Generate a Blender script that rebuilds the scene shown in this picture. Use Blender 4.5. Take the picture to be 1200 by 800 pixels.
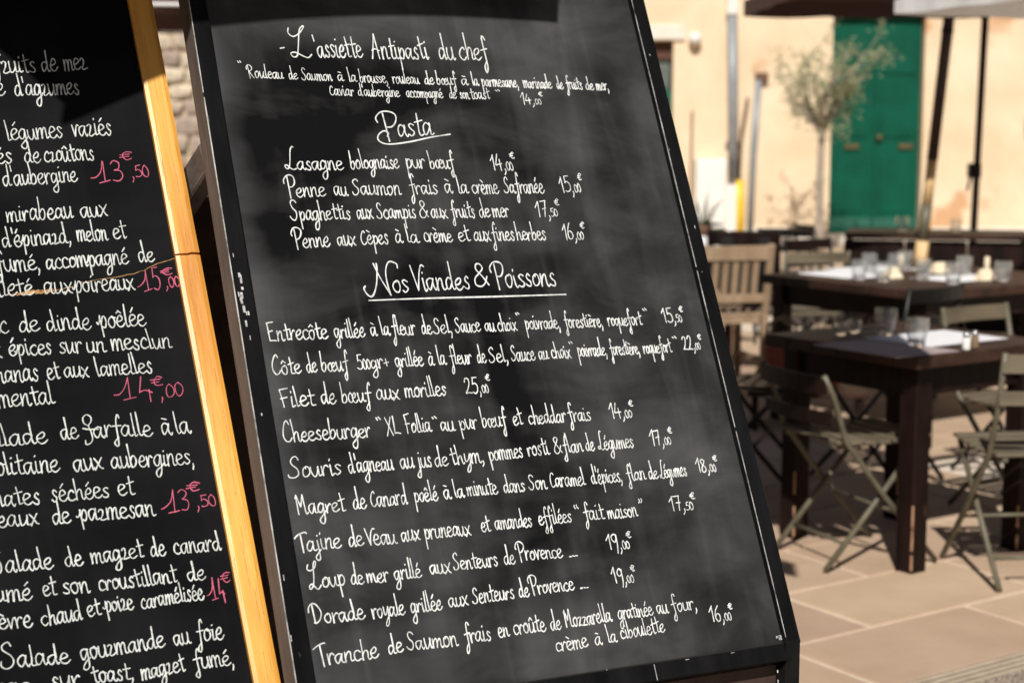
import bpy, math, random
from mathutils import Vector, Matrix
R = math.radians
random.seed(7)
scene = bpy.context.scene
for o in list(bpy.data.objects):
    bpy.data.objects.remove(o)

# ------------------------------------------------------------------ camera
EYE = Vector((0, 0, 1.5))
cam_data = bpy.data.cameras.new('camera')
cam_data.sensor_width = 36.0
cam_data.lens = 57.0
cam_data.clip_start = 0.05
cam_data.clip_end = 500
cam_data.dof.use_dof = True
cam_data.dof.focus_distance = 2.55
cam_data.dof.aperture_fstop = 4.3
cam_data.dof.aperture_blades = 7
cam = bpy.data.objects.new('camera', cam_data)
cam.location = EYE
cam.rotation_euler = (R(90 - 7.377), 0, 0)
scene.collection.objects.link(cam)
scene.camera = cam

# ------------------------------------------------------------------ sky and sun
SUN_TRAVEL = Vector((0.12, 1.0, -0.95)).normalized()      # the way the light goes
world = bpy.data.worlds.new('World')
scene.world = world
world.use_nodes = True
wn = world.node_tree
bg = wn.nodes['Background']
sky = wn.nodes.new('ShaderNodeTexSky')
sky.sky_type = 'NISHITA'
sky.sun_disc = False
sky.sun_elevation = math.asin(-SUN_TRAVEL.z)
sky.sun_rotation = math.atan2(-SUN_TRAVEL.x, -SUN_TRAVEL.y)
wn.links.new(sky.outputs[0], bg.inputs[0])
bg.inputs[1].default_value = 0.05
sun_data = bpy.data.lights.new('sun', 'SUN')
sun_data.energy = 4.9
sun_data.angle = R(0.53)
sun_data.color = (1.0, 0.95, 0.87)
sun = bpy.data.objects.new('sun', sun_data)
sun.rotation_euler = (-SUN_TRAVEL).to_track_quat('Z', 'Y').to_euler()
sun.location = (0, -4, 9)
scene.collection.objects.link(sun)
scene.view_settings.view_transform = 'Standard'
scene.view_settings.look = 'None'
scene.view_settings.exposure = 0.0
scene.view_settings.gamma = 1.0

# ------------------------------------------------------------------ materials
def new_mat(name):
    m = bpy.data.materials.new(name); m.use_nodes = True
    nt = m.node_tree
    return m, nt, nt.nodes['Principled BSDF']

def mat(name, c1, c2=None, scale=8.0, rough=0.6, bump=0.0, stretch=(1, 1, 1), detail=5.0, lo=0.35, hi=0.65,
        spots=None, spot_scale=30.0, spot_level=0.7, spec=0.5, metallic=0.0, vary=0.0, world_space=False):
    m, nt, p = new_mat(name)
    N, L = nt.nodes, nt.links
    p.inputs['Roughness'].default_value = rough
    p.inputs['Specular IOR Level'].default_value = spec
    p.inputs['Metallic'].default_value = metallic
    tc = N.new('ShaderNodeTexCoord'); mp = N.new('ShaderNodeMapping')
    mp.inputs['Scale'].default_value = stretch
    if world_space: L.new(N.new('ShaderNodeNewGeometry').outputs['Position'], mp.inputs['Vector'])
    else: L.new(tc.outputs['Object'], mp.inputs['Vector'])
    nz = N.new('ShaderNodeTexNoise'); nz.inputs['Scale'].default_value = scale
    nz.inputs['Detail'].default_value = detail; nz.inputs['Roughness'].default_value = 0.6
    L.new(mp.outputs[0], nz.inputs['Vector'])
    rp = N.new('ShaderNodeValToRGB')
    rp.color_ramp.elements[0].position = lo; rp.color_ramp.elements[1].position = hi
    rp.color_ramp.elements[0].color = (*c1, 1); rp.color_ramp.elements[1].color = (*(c2 or c1), 1)
    L.new(nz.outputs['Fac'], rp.inputs['Fac'])
    col = rp.outputs['Color']
    if spots:
        n2 = N.new('ShaderNodeTexNoise'); n2.inputs['Scale'].default_value = spot_scale; n2.inputs['Detail'].default_value = 4
        L.new(mp.outputs[0], n2.inputs['Vector'])
        r2 = N.new('ShaderNodeValToRGB'); r2.color_ramp.elements[0].position = spot_level; r2.color_ramp.elements[1].position = spot_level + 0.05
        L.new(n2.outputs['Fac'], r2.inputs['Fac'])
        mx = N.new('ShaderNodeMix'); mx.data_type = 'RGBA'
        L.new(r2.outputs['Color'], mx.inputs['Factor']); L.new(col, mx.inputs['A']); mx.inputs['B'].default_value = (*spots, 1)
        col = mx.outputs['Result']
    if vary:
        oi = N.new('ShaderNodeObjectInfo'); mr = N.new('ShaderNodeMapRange')
        mr.inputs['To Min'].default_value = 1 - vary; mr.inputs['To Max'].default_value = 1 + vary
        L.new(oi.outputs['Random'], mr.inputs['Value'])
        hs = N.new('ShaderNodeHueSaturation'); L.new(mr.outputs[0], hs.inputs['Value']); L.new(col, hs.inputs['Color'])
        mh = N.new('ShaderNodeMapRange'); mh.inputs['To Min'].default_value = 0.5 - vary * 0.06; mh.inputs['To Max'].default_value = 0.5 + vary * 0.06
        L.new(oi.outputs['Random'], mh.inputs['Value']); L.new(mh.outputs[0], hs.inputs['Hue'])
        col = hs.outputs['Color']
    L.new(col, p.inputs['Base Color'])
    if bump:
        b = N.new('ShaderNodeBump'); b.inputs['Strength'].default_value = bump; b.inputs['Distance'].default_value = 0.01
        L.new(nz.outputs['Fac'], b.inputs['Height']); L.new(b.outputs[0], p.inputs['Normal'])
    return m

def chalkboard_mat(name, dark, grey, offset, amount=1.0, speck=True):
    """black slate paint with wiped chalk dust: soft patches, wiping streaks, dust held along the right and lower side"""
    m, nt, p = new_mat(name)
    N, L = nt.nodes, nt.links
    p.inputs['Roughness'].default_value = 0.62
    p.inputs['Specular IOR Level'].default_value = 0.03
    tc = N.new('ShaderNodeTexCoord')
    def noise(scale, stretch, off, detail=4.0, rough=0.55, dist=0.0, rot=0.0):
        mp = N.new('ShaderNodeMapping'); mp.inputs['Scale'].default_value = stretch; mp.inputs['Location'].default_value = off
        mp.inputs['Rotation'].default_value = (0, 0, rot)
        L.new(tc.outputs['Object'], mp.inputs['Vector'])
        n = N.new('ShaderNodeTexNoise'); n.inputs['Scale'].default_value = scale; n.inputs['Detail'].default_value = detail
        n.inputs['Roughness'].default_value = rough; n.inputs['Distortion'].default_value = dist
        L.new(mp.outputs[0], n.inputs['Vector'])
        return n.outputs['Fac']
    def ramp(v, a, b):
        r = N.new('ShaderNodeMapRange'); r.interpolation_type = 'SMOOTHSTEP'
        r.inputs['From Min'].default_value = a; r.inputs['From Max'].default_value = b
        L.new(v, r.inputs['Value']); return r.outputs[0]
    def op(kind, a, b):
        n = N.new('ShaderNodeMath'); n.operation = kind
        for i, x in enumerate((a, b)):
            if isinstance(x, (int, float)): n.inputs[i].default_value = x
            else: L.new(x, n.inputs[i])
        return n.outputs[0]
    sep = N.new('ShaderNodeSeparateXYZ'); L.new(tc.outputs['Object'], sep.inputs[0])
    big = ramp(noise(2.7, (1, 1, 1), offset, 2.5, 0.5, 0.5), 0.36, 0.66)
    wipe = ramp(noise(7.5, (0.65, 1.25, 1), (offset[0] + 3, offset[1], 0), 4.0, 0.6, 0.35), 0.36, 0.68)
    wipe2 = ramp(noise(5.0, (3.8, 0.40, 1), (offset[0], offset[1] + 5, 0), 3.5, 0.55, 0.5, 0.30), 0.45, 0.75)
    fine = noise(26.0, (0.8, 1.1, 1), offset, 5.0, 0.6)
    right = ramp(op('ADD', sep.outputs['X'], op('MULTIPLY', big, 0.10)), -0.42, 0.10)
    low = ramp(op('MULTIPLY', sep.outputs['Y'], -1), -0.36, -0.02)
    left = ramp(op('MULTIPLY', sep.outputs['X'], -1), 0.80, 0.862)
    top = ramp(sep.outputs['Y'], 0.98, 1.08)
    edge = op('MAXIMUM', op('MAXIMUM', op('MULTIPLY', right, 0.75), op('MULTIPLY', low, 0.55)), op('MULTIPLY', op('MAXIMUM', left, top), 0.7))
    a = op('MULTIPLY', big, 0.48)
    a = op('ADD', a, op('MULTIPLY', wipe, 0.36))
    a = op('ADD', a, op('MULTIPLY', wipe2, 0.26))
    a = op('SUBTRACT', op('ADD', op('MULTIPLY', a, 0.95), op('MULTIPLY', edge, 0.62)), 0.20)
    a = op('ADD', a, op('MULTIPLY', op('SUBTRACT', fine, 0.5), 0.12))
    a = op('MULTIPLY', a, amount)
    cl = N.new('ShaderNodeClamp'); L.new(a, cl.inputs['Value'])
    mx = N.new('ShaderNodeMix'); mx.data_type = 'RGBA'
    L.new(cl.outputs[0], mx.inputs['Factor']); mx.inputs['A'].default_value = (*dark, 1); mx.inputs['B'].default_value = (*grey, 1)
    L.new(mx.outputs['Result'], p.inputs['Base Color'])
    b = N.new('ShaderNodeBump'); b.inputs['Strength'].default_value = 0.15; b.inputs['Distance'].default_value = 0.001
    L.new(fine, b.inputs['Height']); L.new(b.outputs[0], p.inputs['Normal'])
    return m

MT = {}
MT['slate'] = chalkboard_mat('wiped chalkboard', (0.0070, 0.0070, 0.0076), (0.076, 0.076, 0.079), (0.3, 0.7, 0))
MT['slate_left'] = chalkboard_mat('clean chalkboard', (0.0024, 0.0024, 0.0032), (0.016, 0.016, 0.018), (2.3, 4.7, 0), 0.55)
MT['black_wood'] = mat('black painted wood', (0.0045, 0.0045, 0.005), (0.011, 0.011, 0.012), 14, 0.55, 0.2, (1, 0.25, 1), spots=(0.08, 0.075, 0.07), spot_scale=55, spot_level=0.72, spec=0.05)
MT['bare_wood'] = mat('weathered bare wood', (0.065, 0.048, 0.041), (0.13, 0.10, 0.085), 40, 0.7, 0.2, (1, 0.12, 1), spots=(0.03, 0.025, 0.02), spot_scale=30, spot_level=0.66)
MT['worn_edge'] = mat('worn pale edge', (0.05, 0.05, 0.05), (0.62, 0.62, 0.61), 26, 0.6, 0, (1, 1, 1), lo=0.32, hi=0.60)
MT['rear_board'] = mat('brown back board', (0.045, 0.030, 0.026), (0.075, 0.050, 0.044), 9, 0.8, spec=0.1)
MT['chip'] = mat('chipped paint', (0.25, 0.25, 0.25), (0.75, 0.75, 0.75), 60, 0.7)
MT['yellow_wood'] = mat('varnished yellow pine', (0.50, 0.19, 0.022), (0.78, 0.40, 0.070), 20, 0.42, 0.25, (1, 0.10, 1), spots=(0.50, 0.18, 0.02), spot_scale=16, spot_level=0.69)
MT['white_ink'] = mat('white chalk ink', (0.38, 0.40, 0.40), (0.80, 0.82, 0.82), 90, 0.85, 0, lo=0.3, hi=0.56)
MT['white_ink_left'] = mat('white chalk ink on salad board', (0.34, 0.37, 0.36), (0.66, 0.70, 0.68), 130, 0.8, 0, lo=0.3, hi=0.6)
MT['pink_ink'] = mat('pink chalk ink', (0.36, 0.060, 0.115), (0.56, 0.115, 0.20), 200, 0.8, 0, lo=0.3, hi=0.6)
MT['scrape'] = mat('scraped bare wood', (0.24, 0.12, 0.04), (0.52, 0.30, 0.12), 90, 0.7)
MT['dark_gap'] = mat('dark groove', (0.008, 0.007, 0.006), rough=0.9)
MT['plaster'] = mat('ochre plaster', (0.70, 0.535, 0.355), (0.82, 0.67, 0.485), 1.1, 0.9, 0.3, detail=8, spots=(0.60, 0.36, 0.20), spot_scale=0.9, spot_level=0.62)
MT['plaster_pale'] = mat('pale limestone trim', (0.70, 0.62, 0.52), (0.80, 0.74, 0.66), 4, 0.85, 0.2)
MT['shaded_render'] = mat('grey brown render', (0.20, 0.16, 0.12), (0.28, 0.23, 0.18), 1.3, 0.9, 0.2)
MT['stone'] = mat('rubble limestone', (0.30, 0.26, 0.22), (0.62, 0.50, 0.38), 3.0, 0.9, 0.5, detail=7, vary=0.35)
MT['mortar'] = mat('lime mortar', (0.52, 0.42, 0.30), (0.66, 0.54, 0.40), 6, 0.95, 0.3)
MT['green_paint'] = mat('dark green door paint', (0.0, 0.062, 0.036), (0.0, 0.086, 0.052), 3, 0.5, 0.1, spec=0.2)
MT['green_shutter'] = mat('mid green shutter paint', (0.01, 0.085, 0.058), (0.015, 0.11, 0.075), 3, 0.5)
MT['brass'] = mat('tarnished brass', (0.16, 0.14, 0.07), (0.24, 0.20, 0.11), 20, 0.4, metallic=0.7)
MT['brown_wood'] = mat('dark brown lintel', (0.06, 0.025, 0.015), (0.10, 0.04, 0.02), 10, 0.7)
MT['pipe_grey'] = mat('grey zinc pipe', (0.24, 0.26, 0.28), (0.32, 0.34, 0.36), 5, 0.5, metallic=0.2)
MT['pipe_white'] = mat('white plastic pipe', (0.75, 0.72, 0.68), (0.82, 0.80, 0.76), 5, 0.6)
MT['pipe_yellow'] = mat('yellow gas pipe', (0.75, 0.48, 0.02), (0.82, 0.55, 0.04), 5, 0.5)
MT['rust'] = mat('brown rusted iron', (0.12, 0.06, 0.035), (0.20, 0.11, 0.07), 12, 0.7)
MT['bark'] = mat('pale olive bark', (0.26, 0.22, 0.17), (0.42, 0.36, 0.29), 18, 0.9, 0.5, (1, 1, 0.3))
MT['leaf'] = mat('olive leaf', (0.17, 0.19, 0.09), (0.30, 0.32, 0.17), 2.5, 0.6)
MT['leaf_dark'] = mat('dark spiky leaf', (0.02, 0.035, 0.015), (0.05, 0.07, 0.03), 6, 0.5)
MT['slab'] = mat('beige paving stone', (0.43, 0.30, 0.21), (0.54, 0.40, 0.29), 3.5, 0.75, 0.10, detail=11, vary=0.10, lo=0.25, hi=0.75, spots=(0.30, 0.20, 0.14), spot_scale=19, spot_level=0.74, spec=0.3, world_space=True)
MT['joint'] = mat('pale mortar joint', (0.62, 0.52, 0.42), (0.74, 0.64, 0.53), 14, 0.95, 0.2)
MT['slot_stone'] = mat('grooved drain stone', (0.42, 0.33, 0.24), (0.52, 0.43, 0.33), 12, 0.85, 0.2)
MT['gravel'] = mat('exposed aggregate', (0.14, 0.105, 0.08), (0.50, 0.40, 0.32), 95, 0.9, 0.8, detail=3, lo=0.38, hi=0.60)
MT['table_wood'] = mat('dark brown table wood', (0.020, 0.010, 0.007), (0.060, 0.030, 0.021), 9, 0.5, 0.15, (1, 0.2, 1), detail=7, spec=0.22)
MT['leg_wood'] = mat('dark stained leg wood', (0.006, 0.0035, 0.003), (0.020, 0.009, 0.0075), 16, 0.5, 0.15, (1, 1, 0.15), spots=(0.16, 0.075, 0.045), spot_scale=22, spot_level=0.70, spec=0.15)
MT['worn_corner'] = mat('worn wood corner', (0.30, 0.16, 0.09), (0.45, 0.27, 0.17), 30, 0.7)
MT['olive_metal'] = mat('olive painted metal', (0.085, 0.076, 0.050), (0.14, 0.125, 0.085), 20, 0.5, 0.05)
MT['olive_slat'] = mat('olive painted slat', (0.105, 0.084, 0.055), (0.165, 0.135, 0.092), 15, 0.6, 0.1, (0.2, 1, 1))
MT['beige_wood'] = mat('sun-bleached beige chair wood', (0.27, 0.18, 0.11), (0.38, 0.27, 0.175), 14, 0.7, 0.1, (1, 1, 0.2))
MT['black_metal'] = mat('black painted metal', (0.004, 0.004, 0.004), (0.009, 0.008, 0.008), 12, 0.4, spec=0.3)
MT['dark_fabric'] = mat('dark brown parasol canvas', (0.070, 0.034, 0.028), (0.095, 0.048, 0.040), 50, 0.9)
MT['pale_fabric'] = mat('off-white parasol canvas', (0.82, 0.82, 0.82), (0.86, 0.86, 0.86), 40, 0.9)
MT['pale_wood'] = mat('pale pole wood', (0.62, 0.42, 0.20), (0.76, 0.54, 0.30), 12, 0.6, 0.1, (1, 1, 0.1))
MT['dark_pole'] = mat('dark brown pole', (0.028, 0.012, 0.008), (0.050, 0.022, 0.014), 12, 0.5)
MT['paper_white'] = mat('white paper placemat', (0.80, 0.80, 0.84), (0.86, 0.86, 0.89), 10, 0.8)
MT['paper_shaded'] = mat('paper placemat greyed for shade', (0.36, 0.29, 0.29), (0.42, 0.34, 0.34), 10, 0.8)  # paper with the shade lying on it put into its grey
MT['white_cloth'] = mat('white cotton', (0.76, 0.77, 0.80), (0.84, 0.84, 0.87), 10, 0.9)
MT['cream'] = mat('cream wax', (0.74, 0.62, 0.42), (0.84, 0.74, 0.56), 10, 0.6)
MT['steel'] = mat('steel cap', (0.5, 0.5, 0.5), (0.6, 0.6, 0.6), 10, 0.3, metallic=0.9)
MT['salt'] = mat('white salt', (0.8, 0.8, 0.78), rough=0.9)
MT['pepper'] = mat('ground pepper', (0.30, 0.20, 0.12), (0.12, 0.08, 0.05), 200, 0.9)
MT['cabinet'] = mat('black brown cabinet wood', (0.006, 0.004, 0.003), (0.014, 0.008, 0.006), 10, 0.6, 0.1)
MT['crate'] = mat('brown crate wood', (0.05, 0.025, 0.015), (0.10, 0.05, 0.03), 12, 0.7)
MT['red_bag'] = mat('rust red canvas', (0.22, 0.05, 0.03), (0.30, 0.08, 0.045), 20, 0.8)
MT['beige_bag'] = mat('beige canvas', (0.24, 0.17, 0.11), (0.32, 0.24, 0.16), 20, 0.8)
MT['jacket'] = mat('black wool', (0.003, 0.003, 0.003), (0.006, 0.005, 0.005), 25, 0.95)
MT['ground'] = mat('beige square paving', (0.36, 0.27, 0.185), (0.48, 0.37, 0.27), 1.2, 0.85, 0.1, detail=8)
def glass_mat(name, tint, rough=0.0):
    m, nt, p = new_mat(name)
    p.inputs['Base Color'].default_value = (*tint, 1); p.inputs['Roughness'].default_value = rough
    p.inputs['Transmission Weight'].default_value = 1.0; p.inputs['IOR'].default_value = 1.45
    N, L = nt.nodes, nt.links
    nz = N.new('ShaderNodeTexNoise'); nz.inputs['Scale'].default_value = 30
    p.inputs['Transmission Weight'].default_value = 0.93
    b = N.new('ShaderNodeBump'); b.inputs['Strength'].default_value = 0.05; L.new(nz.outputs['Fac'], b.inputs['Height']); L.new(b.outputs[0], p.inputs['Normal'])
    return m
MT['glass'] = glass_mat('clear glass', (0.97, 0.98, 0.98))
MT['pane'] = mat('dusty window glass', (0.10, 0.12, 0.11), (0.18, 0.20, 0.18), 4, 0.15, spec=0.6)

# ------------------------------------------------------------------ helpers
COL = scene.collection
class MB:
    """collects shapes, built as one mesh object"""
    def __init__(s): s.v = []; s.f = []; s.m = []; s.cur = 0
    def add(s, vs, fs):
        k = len(s.v); s.v += [tuple(v) for v in vs]; s.f += [tuple(i + k for i in f) for f in fs]; s.m += [s.cur] * len(fs); return s
    def box(s, c, d, M=None, taper=1.0):
        hx, hy, hz = d[0] / 2, d[1] / 2, d[2] / 2
        vs = []
        for z in (-hz, hz):
            t = taper if z > 0 else 1.0
            for x, y in ((-hx, -hy), (hx, -hy), (hx, hy), (-hx, hy)):
                v = Vector((x * t, y * t, z))
                if M is not None: v = M @ v
                vs.append(v + Vector(c))
        return s.add(vs, [(3, 2, 1, 0), (4, 5, 6, 7), (0, 1, 5, 4), (1, 2, 6, 5), (2, 3, 7, 6), (3, 0, 4, 7)])
    def bbox(s, c, d, b=0.003, M=None):
        """box with chamfered edges"""
        hx, hy, hz = [q / 2 for q in d]; b = min(b, hx * .8, hy * .8, hz * .8)
        vs = []; idx = {}
        for sx in (-1, 1):
            for sy in (-1, 1):
                for sz in (-1, 1):
                    for ax in range(3):
                        p = [sx * (hx - b), sy * (hy - b), sz * (hz - b)]
                        p[ax] += (sx, sy, sz)[ax] * b
                        idx[(sx, sy, sz, ax)] = len(vs)
                        v = Vector(p)
                        if M is not None: v = M @ v
                        vs.append(v + Vector(c))
        fs = []
        I = idx
        for sx in (-1, 1):
            q = [I[(sx, -1, -1, 0)], I[(sx, 1, -1, 0)], I[(sx, 1, 1, 0)], I[(sx, -1, 1, 0)]]; fs.append(q if sx > 0 else q[::-1])
        for sy in (-1, 1):
            q = [I[(-1, sy, -1, 1)], I[(-1, sy, 1, 1)], I[(1, sy, 1, 1)], I[(1, sy, -1, 1)]]; fs.append(q if sy > 0 else q[::-1])
        for sz in (-1, 1):
            q = [I[(-1, -1, sz, 2)], I[(1, -1, sz, 2)], I[(1, 1, sz, 2)], I[(-1, 1, sz, 2)]]; fs.append(q if sz > 0 else q[::-1])
        for sx in (-1, 1):
            for sy in (-1, 1):
                q = [I[(sx, sy, -1, 0)], I[(sx, sy, -1, 1)], I[(sx, sy, 1, 1)], I[(sx, sy, 1, 0)]]; fs.append(q if sx * sy > 0 else q[::-1])
        for sx in (-1, 1):
            for sz in (-1, 1):
                q = [I[(sx, -1, sz, 0)], I[(sx, 1, sz, 0)], I[(sx, 1, sz, 2)], I[(sx, -1, sz, 2)]]; fs.append(q if sx * sz > 0 else q[::-1])
        for sy in (-1, 1):
            for sz in (-1, 1):
                q = [I[(-1, sy, sz, 1)], I[(-1, sy, sz, 2)], I[(1, sy, sz, 2)], I[(1, sy, sz, 1)]]; fs.append(q if sy * sz > 0 else q[::-1])
        for sx in (-1, 1):
            for sy in (-1, 1):
                for sz in (-1, 1):
                    q = [I[(sx, sy, sz, 0)], I[(sx, sy, sz, 1)], I[(sx, sy, sz, 2)]]; fs.append(q if sx * sy * sz > 0 else q[::-1])
        return s.add(vs, fs)
    def bar(s, p0, p1, w, h, up=(0, 0, 1), b=0.0):
        p0, p1 = Vector(p0), Vector(p1); d = p1 - p0; l = d.length; y = d / l
        u = Vector(up)
        if abs(u.dot(y)) > 0.98: u = Vector((1, 0, 0))
        x = y.cross(u).normalized(); z = x.cross(y)
        M = Matrix((x, y, z)).transposed()
        c = (p0 + p1) / 2
        return s.bbox(c, (w, l, h), b, M) if b else s.box(c, (w, l, h), M)
    def tube(s, pts, r, n=8, cap=True):
        pts = [Vector(p) for p in pts]
        rs = r if isinstance(r, (list, tuple)) else [r] * len(pts)
        vs = []; fs = []
        ref = None
        for i, p in enumerate(pts):
            d = (pts[min(i + 1, len(pts) - 1)] - pts[max(i - 1, 0)]).normalized()
            if ref is None:
                ref = Vector((0, 0, 1)) if abs(d.z) < 0.9 else Vector((1, 0, 0))
            a = d.cross(ref).normalized(); b = a.cross(d); ref = b
            for k in range(n):
                t = 2 * math.pi * k / n
                vs.append(p + (a * math.cos(t) + b * math.sin(t)) * rs[i])
        for i in range(len(pts) - 1):
            for k in range(n):
                k2 = (k + 1) % n
                fs.append((i * n + k, (i + 1) * n + k, (i + 1) * n + k2, i * n + k2))
        if cap:
            fs.append(tuple(range(n))); fs.append(tuple((len(pts) - 1) * n + k for k in reversed(range(n))))
        return s.add(vs, fs)
    def lathe(s, prof, n=20, c=(0, 0, 0)):
        vs = []; fs = []
        for r, z in prof:
            for k in range(n):
                t = 2 * math.pi * k / n; vs.append((c[0] + r * math.cos(t), c[1] + r * math.sin(t), c[2] + z))
        for i in range(len(prof) - 1):
            for k in range(n):
                k2 = (k + 1) % n; fs.append((i * n + k, i * n + k2, (i + 1) * n + k2, (i + 1) * n + k))
        return s.add(vs, fs)
    def build(s, name, mats, parent=None, M=None, smooth=False, loc=None):
        if M is not None: s.v = [tuple(M @ Vector(v)) for v in s.v]
        me = bpy.data.meshes.new(name); me.from_pydata(s.v, [], s.f); me.update()
        if not isinstance(mats, (list, tuple)): mats = [mats]
        for m in mats: me.materials.append(MT[m])
        if len(mats) > 1: me.polygons.foreach_set('material_index', s.m)
        if smooth: me.polygons.foreach_set('use_smooth', [True] * len(me.polygons))
        o = bpy.data.objects.new(name, me); COL.objects.link(o)
        if parent: o.parent = parent
        if loc: o.location = loc
        return o

def tag(o, label=None, cat=None, group=None, kind=None):
    if label: o['label'] = label
    if cat: o['category'] = cat
    if group: o['group'] = group
    if kind: o['kind'] = kind
    return o
def empty(name, loc, rz=0.0, label=None, cat=None, group=None):
    o = bpy.data.objects.new(name, None); COL.objects.link(o)
    o.empty_display_size = 0.1
    o.location = loc; o.rotation_euler = (0, 0, rz)
    return tag(o, label, cat, group)
def copy_tree(o, parent=None):
    c = o.copy(); COL.objects.link(c); c.parent = parent
    for ch in list(o.children): copy_tree(ch, c)
    return c
def structure(o): o['kind'] = 'structure'; return o
# ------------------------------------------------------------------ ground and paving
g = MB(); n = 24
xs = [-60, -20, -8, 0, 8, 20, 60]; ys = [-40, -12, 0, 8, 16, 30, 90]
g.add([(x, y, -0.0055) for y in ys for x in xs], [(j * 7 + i, j * 7 + i + 1, (j + 1) * 7 + i + 1, (j + 1) * 7 + i) for j in range(6) for i in range(6)])
ground = structure(g.build('ground', 'joint'))
AX = Vector((0.832, 0.555, 0)); NX = Vector((-0.555, 0.832, 0)); AXROT = math.atan2(AX.y, AX.x)
def pave(s_, n_, z=0.0): return AX * s_ + NX * n_ + Vector((0, 0, z))
unit = MB(); unit.bbox((0, 0, -0.02), (1, 1, 0.04), 0.004)
slab_mesh = None
rows = 21
for k in range(rows):
    n0 = 2.974 + 0.41 * k; joint0 = 3.21 if k % 2 == 0 else 3.58
    s0 = joint0 - 0.78 * (2 + k // 5)
    smax = 8.2 if k > 4 else 5.5
    while s0 < smax:
        c = pave(s0 + 0.39, n0 + 0.205)
        ok = 2.6 < c.y < 13.5 and -3.0 < c.x < 0.34 * c.y + 1.0
        if ok:
            if slab_mesh is None:
                so = unit.build('paving_slab', 'slab', ground); slab_mesh = so.data
            else:
                so = bpy.data.objects.new('paving_slab', slab_mesh); COL.objects.link(so); so.parent = ground
            so.location = (c.x, c.y, random.uniform(-0.0012, 0.001)); so.rotation_euler = (0, 0, AXROT)
            so.scale = (0.78 - 0.017, 0.41 - 0.017, 1)
        s0 += 0.78
# paving further off, where single slabs can no longer be told apart
far = MB(); far.add([(-60, 13.9, -0.001), (60, 13.9, -0.001), (60, 90, -0.001), (-60, 90, -0.001)], [(0, 1, 2, 3)])
structure(far.build('far_paving', 'ground'))
# grooved drain and aggregate strip in the front right corner
ap = MB(); a, b, c, d = pave(-1.5, 1.4, 0.003), pave(7, 1.4, 0.003), pave(7, 2.86, 0.003), pave(-1.5, 2.86, 0.003)
ap.add([a, b, c, d], [(0, 1, 2, 3)])
structure(ap.build('aggregate_strip', 'gravel'))
dr = empty('drain_channel', pave(3.9, 2.90), AXROT, 'narrow stone drain with parallel grooves running across the paving', 'drain')
for k in range(4):
    m = MB(); m.bbox((0, -0.022 + 0.0275 * k, -0.0005), (4.6, 0.0150, 0.006), 0.001); m.build('grooved_bar', 'slot_stone', dr)
m = MB(); m.box((0, 0.02, -0.0035), (4.6, 0.118, 0.002)); m.build('channel_bed', 'dark_gap', dr)

# ------------------------------------------------------------------ houses at the back of the square
WY = 21.7
def wall_with_holes(mb, x0, x1, z0, z1, y0, y1, holes):
    xs = sorted({x0, x1, *[h[0] for h in holes], *[h[1] for h in holes]}); zs = sorted({z0, z1, *[h[2] for h in holes], *[h[3] for h in holes]})
    for i in range(len(xs) - 1):
        for j in range(len(zs) - 1):
            cx, cz = (xs[i] + xs[i + 1]) / 2, (zs[j] + zs[j + 1]) / 2
            if any(h[0] < cx < h[1] and h[2] < cz < h[3] for h in holes): continue
            mb.add([(xs[i], y0, zs[j]), (xs[i + 1], y0, zs[j]), (xs[i + 1], y0, zs[j + 1]), (xs[i], y0, zs[j + 1])], [(0, 1, 2, 3)])
    for h in holes:
        a = [(h[0], h[2]), (h[1], h[2]), (h[1], h[3]), (h[0], h[3])]
        for i in range(4):
            p, q = a[i], a[(i + 1) % 4]
            mb.add([(p[0], y0, p[1]), (p[0], y1, p[1]), (q[0], y1, q[1]), (q[0], y0, q[1])], [(0, 1, 2, 3)])
    mb.add([(x0, y1 + 5, z0), (x1, y1 + 5, z0), (x1, y1 + 5, z1), (x0, y1 + 5, z1), (x0, y0, z0), (x1, y0, z0), (x1, y0, z1), (x0, y0, z1)],
           [(0, 3, 2, 1), (0, 4, 7, 3), (1, 2, 6, 5), (3, 7, 6, 2)])
house = empty('plaster_house', (4.0, WY, 0), 0, 'ochre plastered house with a tall dark green double door, at the back of the square', 'house')
H = lambda x: x - 4.0
m = MB()
holes = [(H(4.23), H(5.45), 0.14, 3.05), (H(1.15), H(2.13), 0.14, 2.68), (H(-0.2), H(0.5), 1.0, 2.4), (H(7.6), H(8.6), 1.0, 2.6)]
wall_with_holes(m, H(-2.6), H(13), -0.05, 7.2, 0, 0.25, holes)
m.build('wall', 'plaster', house)
m = MB(); m.bbox((H(5.2), 2.6, 7.35), (16.4, 6.4, 0.3), 0.05); m.build('roof', 'rust', house)
# double door
for i, (xa, xb) in enumerate(((4.245, 4.835), (4.842, 5.435))):
    leaf = MB(); leaf.box((H((xa + xb) / 2), 0.17, 1.60), (xb - xa, 0.05, 2.88)); lo = leaf.build('door_leaf', 'green_paint', house)
    for (za, zb) in ((0.42, 1.15), (1.42, 2.15), (2.25, 2.9)):
        pn = MB(); pn.bbox((H((xa + xb) / 2), 0.137, (za + zb) / 2), (xb - xa - 0.16, 0.018, zb - za), 0.008); pn.build('door_panel', 'green_paint', lo)
    hd = MB(); hd.bbox((H(4.54 if i == 0 else 5.26), 0.125, 1.30), (0.20, 0.03, 0.07), 0.01); hd.build('letter_plate', 'brass', lo)
    kb = MB(); kb.bbox((H((xa + xb) / 2), 0.138, 0.28), (xb - xa - 0.02, 0.016, 0.13), 0.005); kb.build('kick_board', 'green_shutter', lo)
kn = MB(); kn.lathe([(0, 0.0), (0.03, 0.01), (0.045, 0.04), (0.03, 0.07), (0, 0.075)], 10)
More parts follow.
